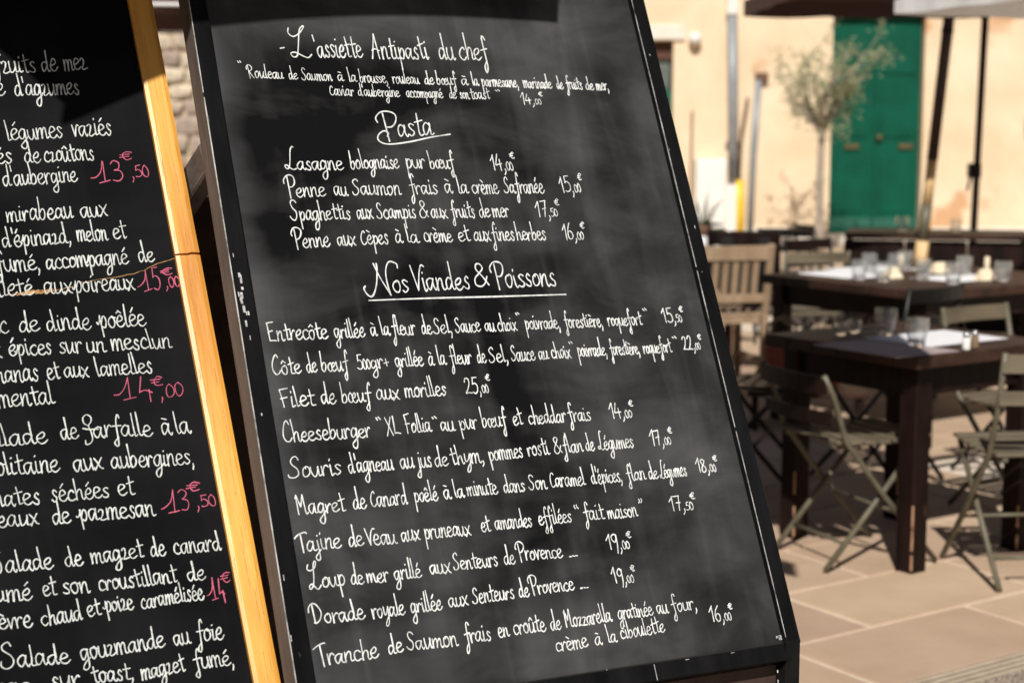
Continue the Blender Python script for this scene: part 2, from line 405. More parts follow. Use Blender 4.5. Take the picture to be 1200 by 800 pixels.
kn.build('door_knob', 'brass', house, Matrix.Translation((H(4.90), 0.14, 1.42)) @ Matrix.Rotation(R(90), 4, 'X'))
for xa, xb, zt in ((4.23, 5.45, 3.05), (1.15, 2.13, 2.68)):
    m = MB()
    m.bbox((H((xa + xb) / 2), -0.01, zt + 0.11), (xb - xa + 0.30, 0.07, 0.20), 0.01)
    m.build('lintel', 'plaster_pale', house)
    m = MB(); m.bbox((H((xa + xb) / 2), -0.08, 0.07), (xb - xa + 0.30, 0.36, 0.14), 0.012); m.build('doorstep', 'plaster_pale', house)
# glazed green door at the left, mostly behind the menu board
gd = MB(); gd.box((H(1.64), 0.16, 1.10), (0.97, 0.05, 1.92)); gdo = gd.build('glazed_door', 'green_shutter', house)
for za, zb in ((0.35, 1.0), (1.15, 1.95)):
    pn = MB(); pn.bbox((H(1.64), 0.13, (za + zb) / 2), (0.74, 0.02, zb - za), 0.008); pn.build('door_panel', 'green_shutter', gdo)
m = MB(); m.box((H(1.64), 0.15, 2.56), (0.97, 0.07, 0.22)); m.build('transom_beam', 'brown_wood', house)
m = MB(); m.box((H(1.64), 0.18, 2.26), (0.93, 0.02, 0.38)); m.build('transom_pane', 'pane', house)
for xa, xb, za, zb in ((-0.2, 0.5, 1.0, 2.4), (7.6, 8.6, 1.0, 2.6)):
    f = MB()
    for xx in (xa + .03, (xa + xb) / 2, xb - .03): f.box((H(xx), 0.17, (za + zb) / 2), (0.06, 0.05, zb - za))
    for zz in (za + .03, (za + zb) / 2, zb - .03): f.box((H((xa + xb) / 2), 0.172, zz), (xb - xa, 0.04, 0.06))
    wi = f.build('window', 'pipe_white', house)
    p = MB(); p.box((H((xa + xb) / 2), 0.19, (za + zb) / 2), (xb - xa, 0.01, zb - za)); p.build('pane', 'pane', wi)
m = MB(); m.bbox((H(5.2), -0.02, 0.09), (15.4, 0.05, 0.22), 0.01)
# skirting of pale render, split round the doors
sk = MB()
for xa, xb in ((-2.5, 0.98), (2.30, 4.06), (5.62, 12.9)): sk.bbox((H((xa + xb) / 2), -0.015, 0.10), (xb - xa, 0.04, 0.26), 0.01)
sk.build('skirting', 'plaster_pale', house)

# unseen houses added behind and beside the camera to cut the sky fill
def sky_block_house(name, c, w, d, h, rz, label, wall_mt, storeys=3, bays=4):
    o = empty(name, (c[0], c[1], 0), rz, label, 'house', 'unseen houses added to block sky light')
    m = MB(); hs = []
    for s_ in range(storeys):
        for b in range(bays):
            x = -w / 2 + w * (b + .5) / bays; z0 = .9 + s_ * 3.0
            if s_ == 0 and b == bays // 2: z0 = 0.02
            hs.append((x - .55, x + .55, z0, 2.5 + s_ * 3.0))
    wall_with_holes(m, -w / 2, w / 2, -.02, h, 0, .3, hs); m.build('wall', wall_mt, o)
    for (a, b, z0, z1) in hs:
        f = MB(); cx, cz = (a + b) / 2, (z0 + z1) / 2
        f.box((a + .04, .2, cz), (.08, .08, z1 - z0)); f.box((b - .04, .2, cz), (.08, .08, z1 - z0)); f.box((cx, .2, z1 - .04), (b - a - .16, .08, .08)); f.box((cx, .2, z0 + .04), (b - a - .16, .08, .08)); f.box((cx, .2, cz), (.06, .06, z1 - z0 - .16))
        wi = f.build('window', 'brown_wood', o); p = MB(); p.box((cx, .215, cz), (b - a, .012, z1 - z0)); p.build('pane', 'pane', wi)
        for sx in (-1, 1):
            s2 = MB(); s2.bbox((cx + sx * .84, -.035, cz), (.52, .04, z1 - z0), .01); s2.build('shutter', 'green_shutter', o)
    m = MB(); m.bbox((0, d / 2, h + .15), (w + .6, d + .8, .3), .05); m.build('roof', 'rust', o)
    return o
sky_block_house('sky_block_house', (0, -13), 26, 5.2, 8.6, math.pi, 'unseen tall shuttered house added behind the camera to block sky light', 'shaded_render', 3, 7)
sky_block_house('sky_block_house', (-11.5, 4), 30, 5.2, 9.2, R(90), 'unseen tall shuttered house added along the left side to block sky light', 'shaded_render', 3, 8)
sky_block_house('sky_block_house', (13.2, 4), 30, 5.2, 9.2, R(-90), 'unseen tall shuttered house added along the right side to block sky light', 'shaded_render', 3, 8)

# pipes and fittings on the house wall: things of their own
def pipe(name, pts, r, mt, label, cat, extra=None):
    base = Vector(pts[0]); o = empty(name, base, 0, label, cat)
    m = MB(); m.tube([Vector(p) - base for p in pts], r, 10); m.build('pipe', mt, o, smooth=True)
    if extra:
        for nm, p, d, mt2 in extra:
            k = MB(); k.bbox(Vector(p) - base, d, 0.01); k.build(nm, mt2, o)
    return o
pipe('drainpipe', [(2.94, WY - .09, 0.80), (2.91, WY - .09, 2.0), (2.885, WY - .09, 3.0)], 0.068, 'pipe_grey',
     'thick grey drainpipe on the ochre wall left of the green door', 'pipe',
     [('bracket', (2.925, WY - .06, 1.35), (0.19, 0.10, 0.04), 'steel'), ('pipe_head', (2.88, WY - .09, 3.13), (0.14, 0.15, 0.24), 'pipe_white'), ('pipe_foot', (2.905, WY - .09, 0.42), (0.15, 0.15, 0.76), 'pipe_white')])
pipe('gas_pipe', [(3.03, WY - .12, 0.0), (3.02, WY - .12, 0.5), (3.01, WY - .12, 0.86)], 0.062, 'pipe_yellow', 'short yellow pipe standing at the foot of the grey drainpipe', 'pipe')
pipe('rusty_rod', [(3.00, WY - .16, 0.87), (3.03, WY - .13, 1.5), (3.11, WY - .08, 1.94)], 0.022, 'rust', 'thin rusty rod leaning above the yellow pipe', 'rod')
pipe('thin_pipe', [(3.17, WY - .07, 0.0), (3.20, WY - .07, 1.2), (3.25, WY - .07, 2.17)], 0.045, 'pipe_grey',
     'thin grey pipe with a dark elbow, between the yellow pipe and the olive tree', 'pipe', [('elbow', (3.29, WY - .07, 2.22), (0.17, 0.10, 0.09), 'rust')])
pipe('wall_cable', [(2.38, WY - .03, 0.25), (2.385, WY - .03, 1.77)], 0.016, 'rust', 'thin dark cable running up the wall beside the menu board', 'cable')
lm = empty('wall_lamp', (2.40, WY - .1, 2.62), 0, 'small round white lamp on the ochre wall near the menu board', 'lamp')
m = MB(); m.lathe([(0, 0), (0.05, 0.01), (0.085, 0.06), (0.085, 0.11), (0.05, 0.16), (0, 0.17)], 14); m.build('lamp_globe', 'pipe_white', lm, smooth=True)
m = MB(); m.bbox((0, 0.07, 0.08), (0.08, 0.08, 0.06), 0.01); m.build('bracket', 'rust', lm)
bx = empty('meter_cabinet', (2.62, WY - .16, 0), 0, 'low white meter cabinet against the ochre wall', 'cabinet')
m = MB(); m.bbox((0, 0, 0.57), (0.40, 0.30, 1.14), 0.015); cb = m.build('cabinet_body', 'pipe_white', bx)
m = MB(); m.bbox((0, -0.155, 0.57), (0.34, 0.012, 1.02), 0.006); m.build('cabinet_door', 'pipe_white', bx)
sg = empty('wall_fitting', (6.85, WY - .05, 1.50), 0, 'small dark iron fitting on the ochre wall right of the poles', 'fitting')
m = MB(); m.bbox((0, 0, 0.06), (0.09, 0.06, 0.20), 0.01); m.bbox((0.05, -0.05, 0.13), (0.16, 0.03, 0.03), 0.008); m.build('hook', 'rust', sg)

# rubble stone house seen through the gap between the two boards
st = empty('stone_house', (-5.4, WY - 0.2, 0), 0, 'rubble stone house seen through the gap between the two menu boards', 'house')
m = MB(); m.box((-0.6, 2.6, 3.2), (6.4, 5.2, 6.4)); m.build('wall', 'mortar', st)
stone_meshes = []
for k in range(7):
    m = MB(); m.bbox((0, 0, 0), (1, 1, 1), 0.16)
    m.v = [(x + random.uniform(-.09, .09), y, z + random.uniform(-.12, .12)) for x, y, z in m.v]
    me = bpy.data.meshes.new('stone'); me.from_pydata(m.v, [], m.f); me.materials.append(MT['stone']); stone_meshes.append(me)
z = 0.12
while z < 3.3:
    h = random.uniform(0.16, 0.27); x = -1.7 + random.uniform(0, .2)
    while x < 2.5:
        w = random.uniform(0.22, 0.48)
        o = bpy.data.objects.new('stone', random.choice(stone_meshes)); COL.objects.link(o); o.parent = st
        o.location = (x + w / 2, -0.01, z + h / 2 + random.uniform(-.02, .02)); o.scale = (w - 0.03, 0.12 + random.uniform(0, .05), h - 0.03)
        o.rotation_euler = (0, random.uniform(-.06, .06), 0)
        x += w
    z += h

# ------------------------------------------------------------------ olive tree in front of the wall
def tube_path(m, p0, p1, r0, r1, bend=0.06, n=5, sides=7):
    p0, p1 = Vector(p0), Vector(p1); off = Vector((random.uniform(-1, 1), random.uniform(-1, 1), 0)) * bend * (p1 - p0).length
    pts = [p0.lerp(p1, t / n) + off * math.sin(math.pi * t / n) for t in range(n + 1)]
    m.tube(pts, [r0 + (r1 - r0) * t / n for t in range(n + 1)], sides); return pts
tree = empty('olive_tree', (3.72, 19.5, 0), 0, 'slim olive tree with a sparse grey green crown in front of the green door', 'tree')
rs = random.Random(5)
m = MB(); random.seed(31)
tube_path(m, (0, 0, 0), (-0.02, 0, 1.55), 0.055, 0.040, 0.02, 7); m.build('trunk', 'bark', tree, smooth=True)
br = MB(); tips = []
for k in range(11):
    a = k * 2.4; el = random.uniform(0.5, 1.25); l = random.uniform(0.6, 1.0)
    p1 = Vector((math.cos(a) * math.cos(el) * l * 0.85, math.sin(a) * math.cos(el) * l * 0.6, 1.5 + math.sin(el) * l * 1.15))
    pts = tube_path(br, (-0.02, 0, 1.45 + 0.02 * (k % 4)), p1, 0.022, 0.008, 0.12)
    for j in range(6):
        q = pts[random.randint(2, 5)]; e = q + Vector((random.uniform(-.42, .42), random.uniform(-.35, .35), random.uniform(-.35, .42)))
        sp = tube_path(br, q, e, 0.007, 0.003, 0.15, 4, 4); tips.append(sp)
br.build('branches', 'bark', tree, smooth=True)
lf = MB()
for sp in tips:
    for t in range(30):
        i = random.randint(0, 4); p = sp[i] + Vector([random.gauss(0, .05) for _ in range(3)])
        d = Vector([random.gauss(0, 1) for _ in range(3)]).normalized(); w = d.orthogonal().normalized() * 0.011; l = random.uniform(.05, .085)
        lf.add([p, p + d * l * .5 + w, p + d * l, p + d * l * .5 - w], [(0, 1, 2, 3)])
lf.build('crown', 'leaf', tree)
pl = empty('spiky_plant', (1.44, 12.4, 0.70), 0, 'dark spiky potted plant beside the right edge of the menu board', 'plant')
lf = MB(); random.seed(12)
for k in range(26):
    a = random.uniform(0, 6.28); el = random.uniform(0.0, 1.35); l = random.uniform(.16, .34)
    d = Vector((math.cos(a) * math.cos(el), math.sin(a) * math.cos(el), math.sin(el))); s_ = Vector((-math.sin(a), math.cos(a), 0)) * .012
    p = Vector((0, 0, .06)); q = p + d * l * .6; e = p + d * l - Vector((0, 0, l * .22 * math.cos(el)))
    lf.add([p - s_ * .6, p + s_ * .6, q + s_, e, q - s_], [(0, 1, 2, 3, 4)])
lf.build('leaves', 'leaf_dark', pl)
pp = MB(); pp.lathe([(0, -0.0), (0.07, 0.0), (0.09, 0.13), (0.095, 0.15), (0.08, 0.15), (0.07, .12), (0, .11)], 14, (0, 0, -0.06)); pp.build('pot', 'rust', pl, smooth=True)
ps = MB(); ps.bbox((0, 0, -0.38), (0.24, 0.24, 0.64), 0.01); ps.build('plinth', 'leg_wood', pl)
# ------------------------------------------------------------------ parasols
def parasol(name, c, side, rot, z_edge, rise, drop, fabric, label, pole_mat='dark_pole', side2=None, lean=(0, 0), segs=None, flaps=(1, 1, 1, 1), piping=None, group=None):
    """square parasol: c = ground position of the pole foot, lean = offset of the pole top from the foot"""
    side2 = side2 or side
    o = empty(name, (c[0], c[1], 0), 0, label, 'parasol', group or 'parasols over the terrace')
    rt = Matrix.Rotation(rot, 3, 'Z')
    off = Vector((lean[0], lean[1], 0))
    cn = [rt @ Vector((sx * side / 2, sy * side2 / 2, 0)) + off + Vector((0, 0, z_edge)) for sx, sy in ((-1, -1), (1, -1), (1, 1), (-1, 1))]
    apex = off + Vector((0, 0, z_edge + rise))
    m = MB(); N = 8
    for i in range(4):
        a, b = cn[i], cn[(i + 1) % 4]
        for lay, dz in ((0, 0.0), (1, -0.006)):
            vs = []; ix = {}
            for r in range(N + 1):
                for k in range(N + 1):
                    t = r / N; e = a.lerp(b, k / N); p = apex.lerp(e, t)
                    p.z -= 0.05 * math.sin(math.pi * t) * (0.4 + 0.6 * math.sin(math.pi * k / N)) ; p.z += dz
                    ix[(r, k)] = len(vs); vs.append(p)
            fs = []
            for r in range(N):
                for k in range(N):
                    q = (ix[(r, k)], ix[(r + 1, k)], ix[(r + 1, k + 1)], ix[(r, k + 1)]); fs.append(q if lay == 0 else q[::-1])
            m.add(vs, fs)
    m.build('canopy', fabric, o, smooth=True)
    for i in range(4):
        if not flaps[i]: continue
        a, b = cn[i], cn[(i + 1) % 4]; d = (b - a).normalized(); nrm = Vector((d.y, -d.x, 0))
        K = 24; vs = []; fs = []
        for k in range(K + 1):
            p = a.lerp(b, k / K) + nrm * 0.004 * math.sin(k * 1.9)
            dp = drop * (0.90 + 0.10 * abs(math.sin(math.pi * k / K * 4)))
            for w in (0.006, 0.001):
                vs += [p + nrm * w, p + nrm * w - Vector((0, 0, dp))]
        for k in range(K):
            i0, i1 = 4 * k, 4 * (k + 1)
            fs += [(i0, i0 + 1, i1 + 1, i1), (i0 + 2, i1 + 2, i1 + 3, i0 + 3), (i0 + 1, i0 + 3, i1 + 3, i1 + 1)]
        v = MB(); v.add(vs, fs); v.build('valance', fabric, o)
        if piping:
            pm = MB(); pm.tube([a + nrm * .008 + Vector((0, 0, -drop * .9)), b + nrm * .008 + Vector((0, 0, -drop * .9))], piping[1], 5); pm.build('piping', piping[0], o)
    hub = off * ((z_edge - .05) / (z_edge + rise)) + Vector((0, 0, z_edge - .05))
    for i in range(4):
        for e in (cn[i], (cn[i] + cn[(i + 1) % 4]) / 2):
            r = MB(); p = apex.lerp(e, 0.98) - Vector((0, 0, .035)); r.bar(apex - Vector((0, 0, .04)), p, .018, .024); r.bar(hub - Vector((0, 0, .12)), apex.lerp(e, .5) - Vector((0, 0, .09)), .014, .018)
            r.build('rib', pole_mat, o)
    top = z_edge + rise + .05
    for (z0, z1, r_, mt) in (segs or [(0.08, top, 0.028, pole_mat)]):
        f = lambda z_: (off.x * z_ / top, off.y * z_ / top, z_)
        m = MB(); m.tube([f(z0), f(z1)], r_, 12); m.build('pole', mt, o, smooth=True)
    f = lambda z_: Vector((off.x * z_ / top, off.y * z_ / top, z_))
    m = MB(); m.tube([f(z_edge - .21), f(z_edge - .19), f(z_edge - .06), f(z_edge - .02)], [.035, .052, .052, .04], 12); m.build('hub', 'black_metal', o, smooth=True)
    m = MB(); m.tube([f(z_edge - .34), f(z_edge - .30), f(z_edge - .26)], [.032, .046, .032], 12); m.build('slider', 'black_metal', o, smooth=True)
    m = MB(); m.bbox((0, 0, .04), (.5, .5, .08), .015); m.build('base', 'black_metal', o)
    return o
# over the two boards: corner at (-0.63, 1.76); its front right flap throws the dark edge on top of the boards
rot = R(41.0)
d1 = Vector((math.cos(rot), math.sin(rot), 0)); d2 = Vector((-math.sin(rot), math.cos(rot), 0))
c0 = Vector((-0.755, 1.715, 0)) + d1 * 0.95 + d2 * 1.5
pn = parasol('parasol', (c0.x, c0.y), 1.9, rot, 2.44, 0.45, 0.185, 'dark_fabric', 'dark brown parasol standing right behind the salad board, shading the tops of both boards', side2=3.0, flaps=(0, 1, 1, 1))
# the flap at the front: unbuttoned beyond the first metre
a = Vector((-0.755, 1.715, 0)) - d1 * 0.03 - Vector((c0.x, c0.y, 0)) ; vs = []; fs = []; K = 20; L1 = 1.04
for k in range(K + 1):
    t = k / K; p = a + d1 * (L1 * t); dp = 0.185 - 0.05 * math.sin(math.pi * t) ** 1.0 * (1 if t > 0 else 0)
    for w in (0.0, 0.006): vs += [p - d2 * w + Vector((0, 0, 2.44)), p - d2 * w + Vector((0, 0, 2.44 - dp))]
for k in range(K):
    i0, i1 = 4 * k, 4 * (k + 1); fs += [(i0, i1, i1 + 1, i0 + 1), (i0 + 2, i0 + 3, i1 + 3, i1 + 2), (i0 + 1, i1 + 1, i1 + 3, i0 + 3)]
v = MB(); v.add(vs, fs); v.build('valance', 'dark_fabric', pn)
# over the near tables
NR = Vector((1.16, 3.43, 0)); r5 = R(-2); e1 = Vector((-math.cos(r5), -math.sin(r5), 0)); e2 = Vector((-math.sin(r5), math.cos(r5), 0)); S = 3.35
cc = NR + e1 * S / 2 + e2 * S / 2
parasol('parasol', (cc.x, cc.y), S, r5, 2.62, 0.5, 0.10, 'dark_fabric', 'dark brown parasol over the near table, its pole hidden behind the menu board')
# the brown one seen at the top right with the leaning two-tone pole
parasol('parasol', (2.83, 11.42), 2.55, R(2), 2.49, 0.6, 0.13, 'dark_fabric', 'dark brown parasol with a leaning pole, brown above and pale wood below', lean=(0.27, 0.0),
        segs=[(0.08, 0.50, 0.046, 'leg_wood'), (0.50, 0.735, 0.046, 'pale_wood'), (0.735, 0.99, 0.040, 'olive_metal'), (0.99, 1.30, 0.037, 'pale_wood'), (1.30, 3.12, 0.040, 'dark_pole')])
parasol('parasol', (3.80, 13.4), 3.0, R(4), 2.74, 0.5, 0.10, 'dark_fabric', 'dark brown parasol farther back, with a thin straight dark pole and crank', lean=(0.06, 0.0),
        segs=[(0.08, 3.25, 0.030, 'dark_pole')])
cr = MB(); cr.bbox((0.0, 0, 1.18), (.10, .09, .12), .01); cr.tube([(0, -.05, 1.16), (-.06, -.10, 1.12), (-.08, -.10, 1.02)], .012, 6)
par4 = [o for o in bpy.data.objects if o.name.startswith('parasol')][-1]
cr.build('crank', 'black_metal', par4)
parasol('parasol', (3.72, 8.68), 2.4, R(20), 2.24, 0.5, 0.085, 'pale_fabric', 'off-white parasol reaching in at the top right corner of the picture', pole_mat='pale_wood')
parasol('parasol', (-2.35, 12.7), 3.1, R(8), 2.50, 0.5, 0.17, 'dark_fabric', 'dark brown parasol seen in the gap between the two boards', piping=('pale_fabric', 0.012))

# ------------------------------------------------------------------ tables
def table(name, corner, w, d, h, label, leg=0.075, inset=0.05, top_t=0.045, planks=6, mt='table_wood'):
    """corner = nearest corner of the top; w runs along AX, d along NX"""
    base = Vector((corner[0], corner[1], 0))
    o = empty(name, base + AX * w / 2 + NX * d / 2, AXROT, label, 'table')
    pw = d / planks
    for k in range(planks):
        m = MB(); m.bbox((0, -d / 2 + pw * (k + .5), h - top_t / 2), (w, pw - 0.002, top_t), 0.004); m.build('tabletop_plank', mt, o)
    for sx in (-1, 1):
        for sy in (-1, 1):
            m = MB(); x, y = sx * (w / 2 - inset - leg / 2), sy * (d / 2 - inset - leg / 2)
            m.bbox((x, y, (h - top_t) / 2), (leg, leg, h - top_t), 0.004)
            lg = m.build('leg', 'leg_wood', o)
            e = MB()
            for k in range(3):
                z0 = 0.012 + k * random.uniform(.05, .09); l = random.uniform(.04, .09)
                e.bbox((x - leg / 2 * 0.985 , y - leg / 2 * 0.985, z0 + l / 2), (0.007, 0.007, l), 0.0015)
            e.build('worn_corner', 'worn_corner', lg)
        m = MB(); m.box((sx * (w / 2 - inset - leg / 2), 0, h - top_t - .055), (0.025, d - 2 * inset - 2 * leg, .10)); m.build('apron', 'leg_wood', o)
    for sy in (-1, 1):
        m = MB(); m.box((0, sy * (d / 2 - inset - leg / 2), h - top_t - .055), (w - 2 * inset - 2 * leg, 0.025, .10)); m.build('apron', 'leg_wood', o)
    return o
T1 = table('table', (1.348, 5.319), 0.72, 0.75, 0.76, 'square dark brown table nearest the menu board, laid with two tumblers')
T2 = table('table', (1.93, 7.50), 1.30, 1.15, 0.76, 'larger dark table behind the nearest one, crowded with glasses')
T4 = table('table', (0.88, 10.45), 0.9, 0.8, 0.76, 'white-clothed table half hidden by the menu board')
# table with dark side panels in front of the green door
sv = empty('table', (3.15, 12.05, 0), R(-14), 'long dark table with a closed front in front of the green door', 'table')
m = MB(); m.bbox((0, 0, .74), (1.30, .62, .045), .006); m.build('tabletop', 'table_wood', sv)
for xx in (-.44, 0, .44):
    m = MB(); m.bbox((xx, -.25, .38), (.435, .03, .66), .006); m.build('front_panel', 'leg_wood', sv)
for sx in (-1, 1):
    m = MB(); m.bbox((sx * .63, 0, .36), (.03, .54, .70), .005); m.build('side_panel', 'leg_wood', sv)

def sheet(name, cx, cy, z, w, d, rz, mt, label, cat='placemat', t=0.0016, group=None):
    m = MB(); m.bbox((0, 0, t / 2), (w, d, t), 0.0005); o = m.build(name, mt); o.location = (cx, cy, z + .0005); o.rotation_euler = (0, 0, rz)
    return tag(o, label, cat, group or 'paper placemats')
p = Vector((1.348, 5.319, 0)) + AX * 0.16 + NX * 0.16
sheet('placemat', 1.285, 5.535, .76, .30, .40, AXROT, 'paper_shaded', 'paper placemat greyed for shade on the left corner of the nearest table')
sheet('placemat', 1.53, 5.80, .76, .42, .30, AXROT, 'paper_white', 'white paper placemat under the tumblers on the nearest table')
sheet('placemat', 1.72, 8.42, .76, .30, .42, AXROT, 'paper_white', 'white paper placemat at the left end of the crowded second table')
sheet('placemat', 2.28, 8.22, .76, .42, .30, AXROT, 'paper_white', 'white paper placemat on the right half of the second table')
sheet('placemat', 1.95, 8.75, .76, .42, .30, AXROT, 'paper_white', 'white paper placemat at the back of the second table')
# cloth on the far table
m = MB(); m.bbox((0, 0, .003), (.96, .86, .006), .002)
for k in range(28):
    pass
for sx, sy, L_ in ((0, -1, .96), (0, 1, .96), (-1, 0, .86), (1, 0, .86)):
    K = 20; vs = []; fs = []
    for k in range(K + 1):
        u = -L_ / 2 + L_ * k / K; wv = .012 * math.sin(k * 1.7)
        for z_, o_ in ((.003, 0), (-.04, wv), (-.075, wv * 1.6)):
            vs.append((u, sy * (.433 + o_), z_) if sy else (sx * (.483 + o_), u, z_))
    for k in range(K):
        for j in range(2):
            i0 = 3 * k + j; fs.append((i0, i0 + 3, i0 + 4, i0 + 1))
    m.add(vs, fs)
tc = m.build('tablecloth', 'white_cloth'); tc.location = T4.location + Vector((0, 0, .762)); tc.rotation_euler = (0, 0, AXROT)
tag(tc, 'white cloth on the table half hidden by the menu board', 'tablecloth')

# ------------------------------------------------------------------ glasses and small things on the tables
def glass_parts(h, r0, r1, name, loc, label, cat='glass', group=None, facets=12, water=False):
    o = empty(name, loc, random.uniform(0, 1), label, cat, group)
    m = MB(); t = .0040
    r1 *= 1.02; m.lathe([(0, 0), (r0 * .9, 0), (r0, .004), (r0 * 1.04, h * .25), (r1, h * .62), (r1 * .97, h), (r1 * .97 - t, h), (r1 - t, h * .62), (r0 * 1.04 - t, h * .25), (r0 * .8, .012), (0, .010)], facets)
    m.build('glass_body', 'glass', o, smooth=False)
    return o
glass_parts(.098, .030, .040, 'drinking_glass', (1.367, 5.886, .7622), 'taller clear tumbler farther back on the nearest table')
glass_parts(.098, .030, .040, 'drinking_glass', (1.404, 5.577, .7622), 'clear tumbler at the near corner of the nearest table')
glass_parts(.048, .022, .026, 'small_glass', (1.205, 5.90, .7605), 'leftmost of two small low glasses on the nearest table')
glass_parts(.048, .022, .026, 'small_glass', (1.268, 5.965, .7605), 'right one of two small low glasses on the nearest table, next to the tall tumbler')
for nm, (x, y), mt, lab in (('salt_shaker', (1.545, 5.467), 'salt', 'salt shaker with steel cap on the nearest table'), ('pepper_shaker', (1.586, 5.51), 'pepper', 'pepper shaker with steel cap on the nearest table')):
    o = empty(nm, (x, y, .7622), 0, lab, 'shaker')
    m = MB(); m.lathe([(0, 0.001), (.013, .001), (.0145, .006), (.014, .036), (.011, .044)], 10); m.build('filling', mt, o, smooth=True)
    m = MB(); m.lathe([(.0115, .044), (.0125, .046), (.0125, .054), (.008, .062), (0, .064)], 10); m.build('cap', 'steel', o, smooth=True)
gl2 = [(1.74, 8.10, 'clear tumbler at the far left of the second table'), (1.83, 7.98, 'clear tumbler second from the left on the second table'), (1.985, 8.36, 'clear tumbler in the middle of the second table, by the parasol pole'),
       (2.06, 8.10, 'clear tumbler in front of the parasol pole on the second table'), (2.35, 8.40, 'tall clear tumbler on the white placemat right of the parasol pole'), (2.14, 7.84, 'clear tumbler standing on bare wood at the front of the second table'),
       (2.43, 8.00, 'clear tumbler at the right end of the second table'), (2.12, 8.72, 'clear tumbler at the back of the second table, left of the pole'), (1.90, 8.60, 'clear tumbler at the back left of the second table')]
for x, y, lab in gl2: glass_parts(random.uniform(.095, .115), .032, .042, 'drinking_glass', (x, y, .7622), lab, group='tumblers on the second table', facets=10)
glass_parts(.11, .035, .045, 'drinking_glass', (2.90, 12.07, .7635), 'clear glass on the closed dark table, in front of the green door')
glass_parts(.10, .035, .042, 'drinking_glass', (3.27, 11.96, .7635), 'clear glass on the closed dark table, right of the green door')
for x, y, lab in ((2.455, 8.36, 'cream candle standing right of the tall tumbler on the second table'), (2.05, 8.52, 'cream candle left of the parasol pole on the second table')):
    o = empty('candle', (x, y, .7622), 0, lab, 'candle')
    m = MB(); m.lathe([(0, 0), (.014, 0), (.014, .09), (.009, .097), (0, .095)], 10); m.build('wax', 'cream', o, smooth=True)
    m = MB(); m.tube([(0, 0, .094), (.002, 0, .106)], .0012, 5); m.build('wick', 'dark_gap', o)
for x, y, lab in ((1.93, 8.21, 'folded cream napkin left of the middle tumbler'), (2.25, 8.52, 'folded cream napkin at the back of the second table'), (2.37, 8.10, 'folded cream napkin near the right end of the second table')):
    o = empty('napkin', (x, y, .7622), .5, lab, 'napkin'); m = MB()
    m.add([(-.05, -.03, 0), (.05, -.03, 0), (.05, .03, 0), (-.05, .03, 0), (-.035, 0, .055), (.035, 0, .055)], [(0, 1, 5, 4), (2, 3, 4, 5), (0, 4, 3), (1, 2, 5), (0, 3, 2, 1)]); m.build('folded_paper', 'cream', o)

# ------------------------------------------------------------------ chairs
def folding_chair(name, x, y, heading, label, metal='olive_metal', slat='olive_slat', back=0.80, group=None, w=0.38, rail=None):
    """bistro folding chair; heading = the way the sitter looks, radians from +y (counter-clockwise)"""
    o = empty(name, (x, y, 0), heading, label, 'chair', group or 'folding chairs around the tables')
    hw = w / 2
    for sx in (-1, 1):
        m = MB(); m.tube([(sx * hw, .22, .008), (sx * hw, 0, .25), (sx * hw, -.17, .46), (sx * hw, -.225, .62), (sx * hw, -.265, back)], .0105, 8); m.build('back_post', metal, o, smooth=True)
        m = MB(); m.tube([(sx * (hw - .03), -.22, .008), (sx * (hw - .03), .17, .440)], .0105, 8); m.build('leg', metal, o, smooth=True)
    for k in range(7):
        yy = -.17 + .058 * k; zz = .452 - .012 * math.sin(math.pi * k / 6)
        m = MB(); m.bbox((0, yy, zz), (w - .03, .042, .013), .003); m.build('seat_slat', slat, o)
    for sx in (-1, 1):
        m = MB(); m.bar((sx * (hw - .045), -.19, .437), (sx * (hw - .045), .20, .437), .018, .014); m.build('seat_rail', metal, o)
    for zz, yy, hh in ((back - .035, -.262, .060), (back - .15, -.240, .045)):
        K = 6; m = MB()
        for k in range(K):
            xa = -hw - .005 + (w + .01) * k / K; xb = -hw - .005 + (w + .01) * (k + 1) / K
            f = lambda q: yy - .022 * math.cos(q / (hw * 2) * math.pi)
            m.bar((xa, f(xa), zz), (xb, f(xb), zz), .014, hh)
        m.build('back_rail', rail or slat, o)
    m = MB(); m.tube([(-hw + .03, -.14, .095), (hw - .03, -.14, .095)], .007, 6); m.build('stretcher', metal, o, smooth=True)
    m = MB(); m.tube([(-hw, .05, .195), (hw, .05, .195)], .007, 6); m.build('stretcher', metal, o, smooth=True)
    return o
H_A = math.atan2(-0.92, 0.40); H_B = math.atan2(0.10, 1)
folding_chair('folding_chair', 1.21, 5.64, H_A, 'olive folding bistro chair tucked under the left side of the nearest table', back=.69, rail='leg_wood')  # back rails coloured dark to paint the deep shade by the tabletop
folding_chair('folding_chair', 1.735, 5.40, H_B, 'olive folding bistro chair at the front right side of the nearest table', back=.80)
folding_chair('folding_chair', 2.16, 5.86, math.atan2(0.83, 0.30), 'olive folding bistro chair at the right edge of the picture by the nearest table')
folding_chair('folding_chair', 2.03, 6.34, AXROT + math.pi, 'olive folding bistro chair behind the nearest table, its back rail showing right of the shakers')
folding_chair('folding_chair', 1.02, 6.85, math.atan2(-0.90, -0.30), 'black metal folding chair at the left end of the nearest table', 'black_metal', 'black_metal', back=.74)
folding_chair('folding_chair', 1.60, 6.95, AXROT + R(8), 'black folding chair in front of the second table, under the row of glasses', 'black_metal', 'black_metal', back=.86)
folding_chair('folding_chair', 1.69, 9.50, R(12), 'olive folding bistro chair left of the second table, in front of the ochre wall', back=.82)
folding_chair('folding_chair', 2.25, 7.05, AXROT, 'black folding chair at the front right of the second table', 'black_metal', 'black_metal', back=.78)
folding_chair('folding_chair', 3.05, 8.3, AXROT + R(90), 'black folding chair at the right end of the second table', 'black_metal', 'black_metal', back=.80)
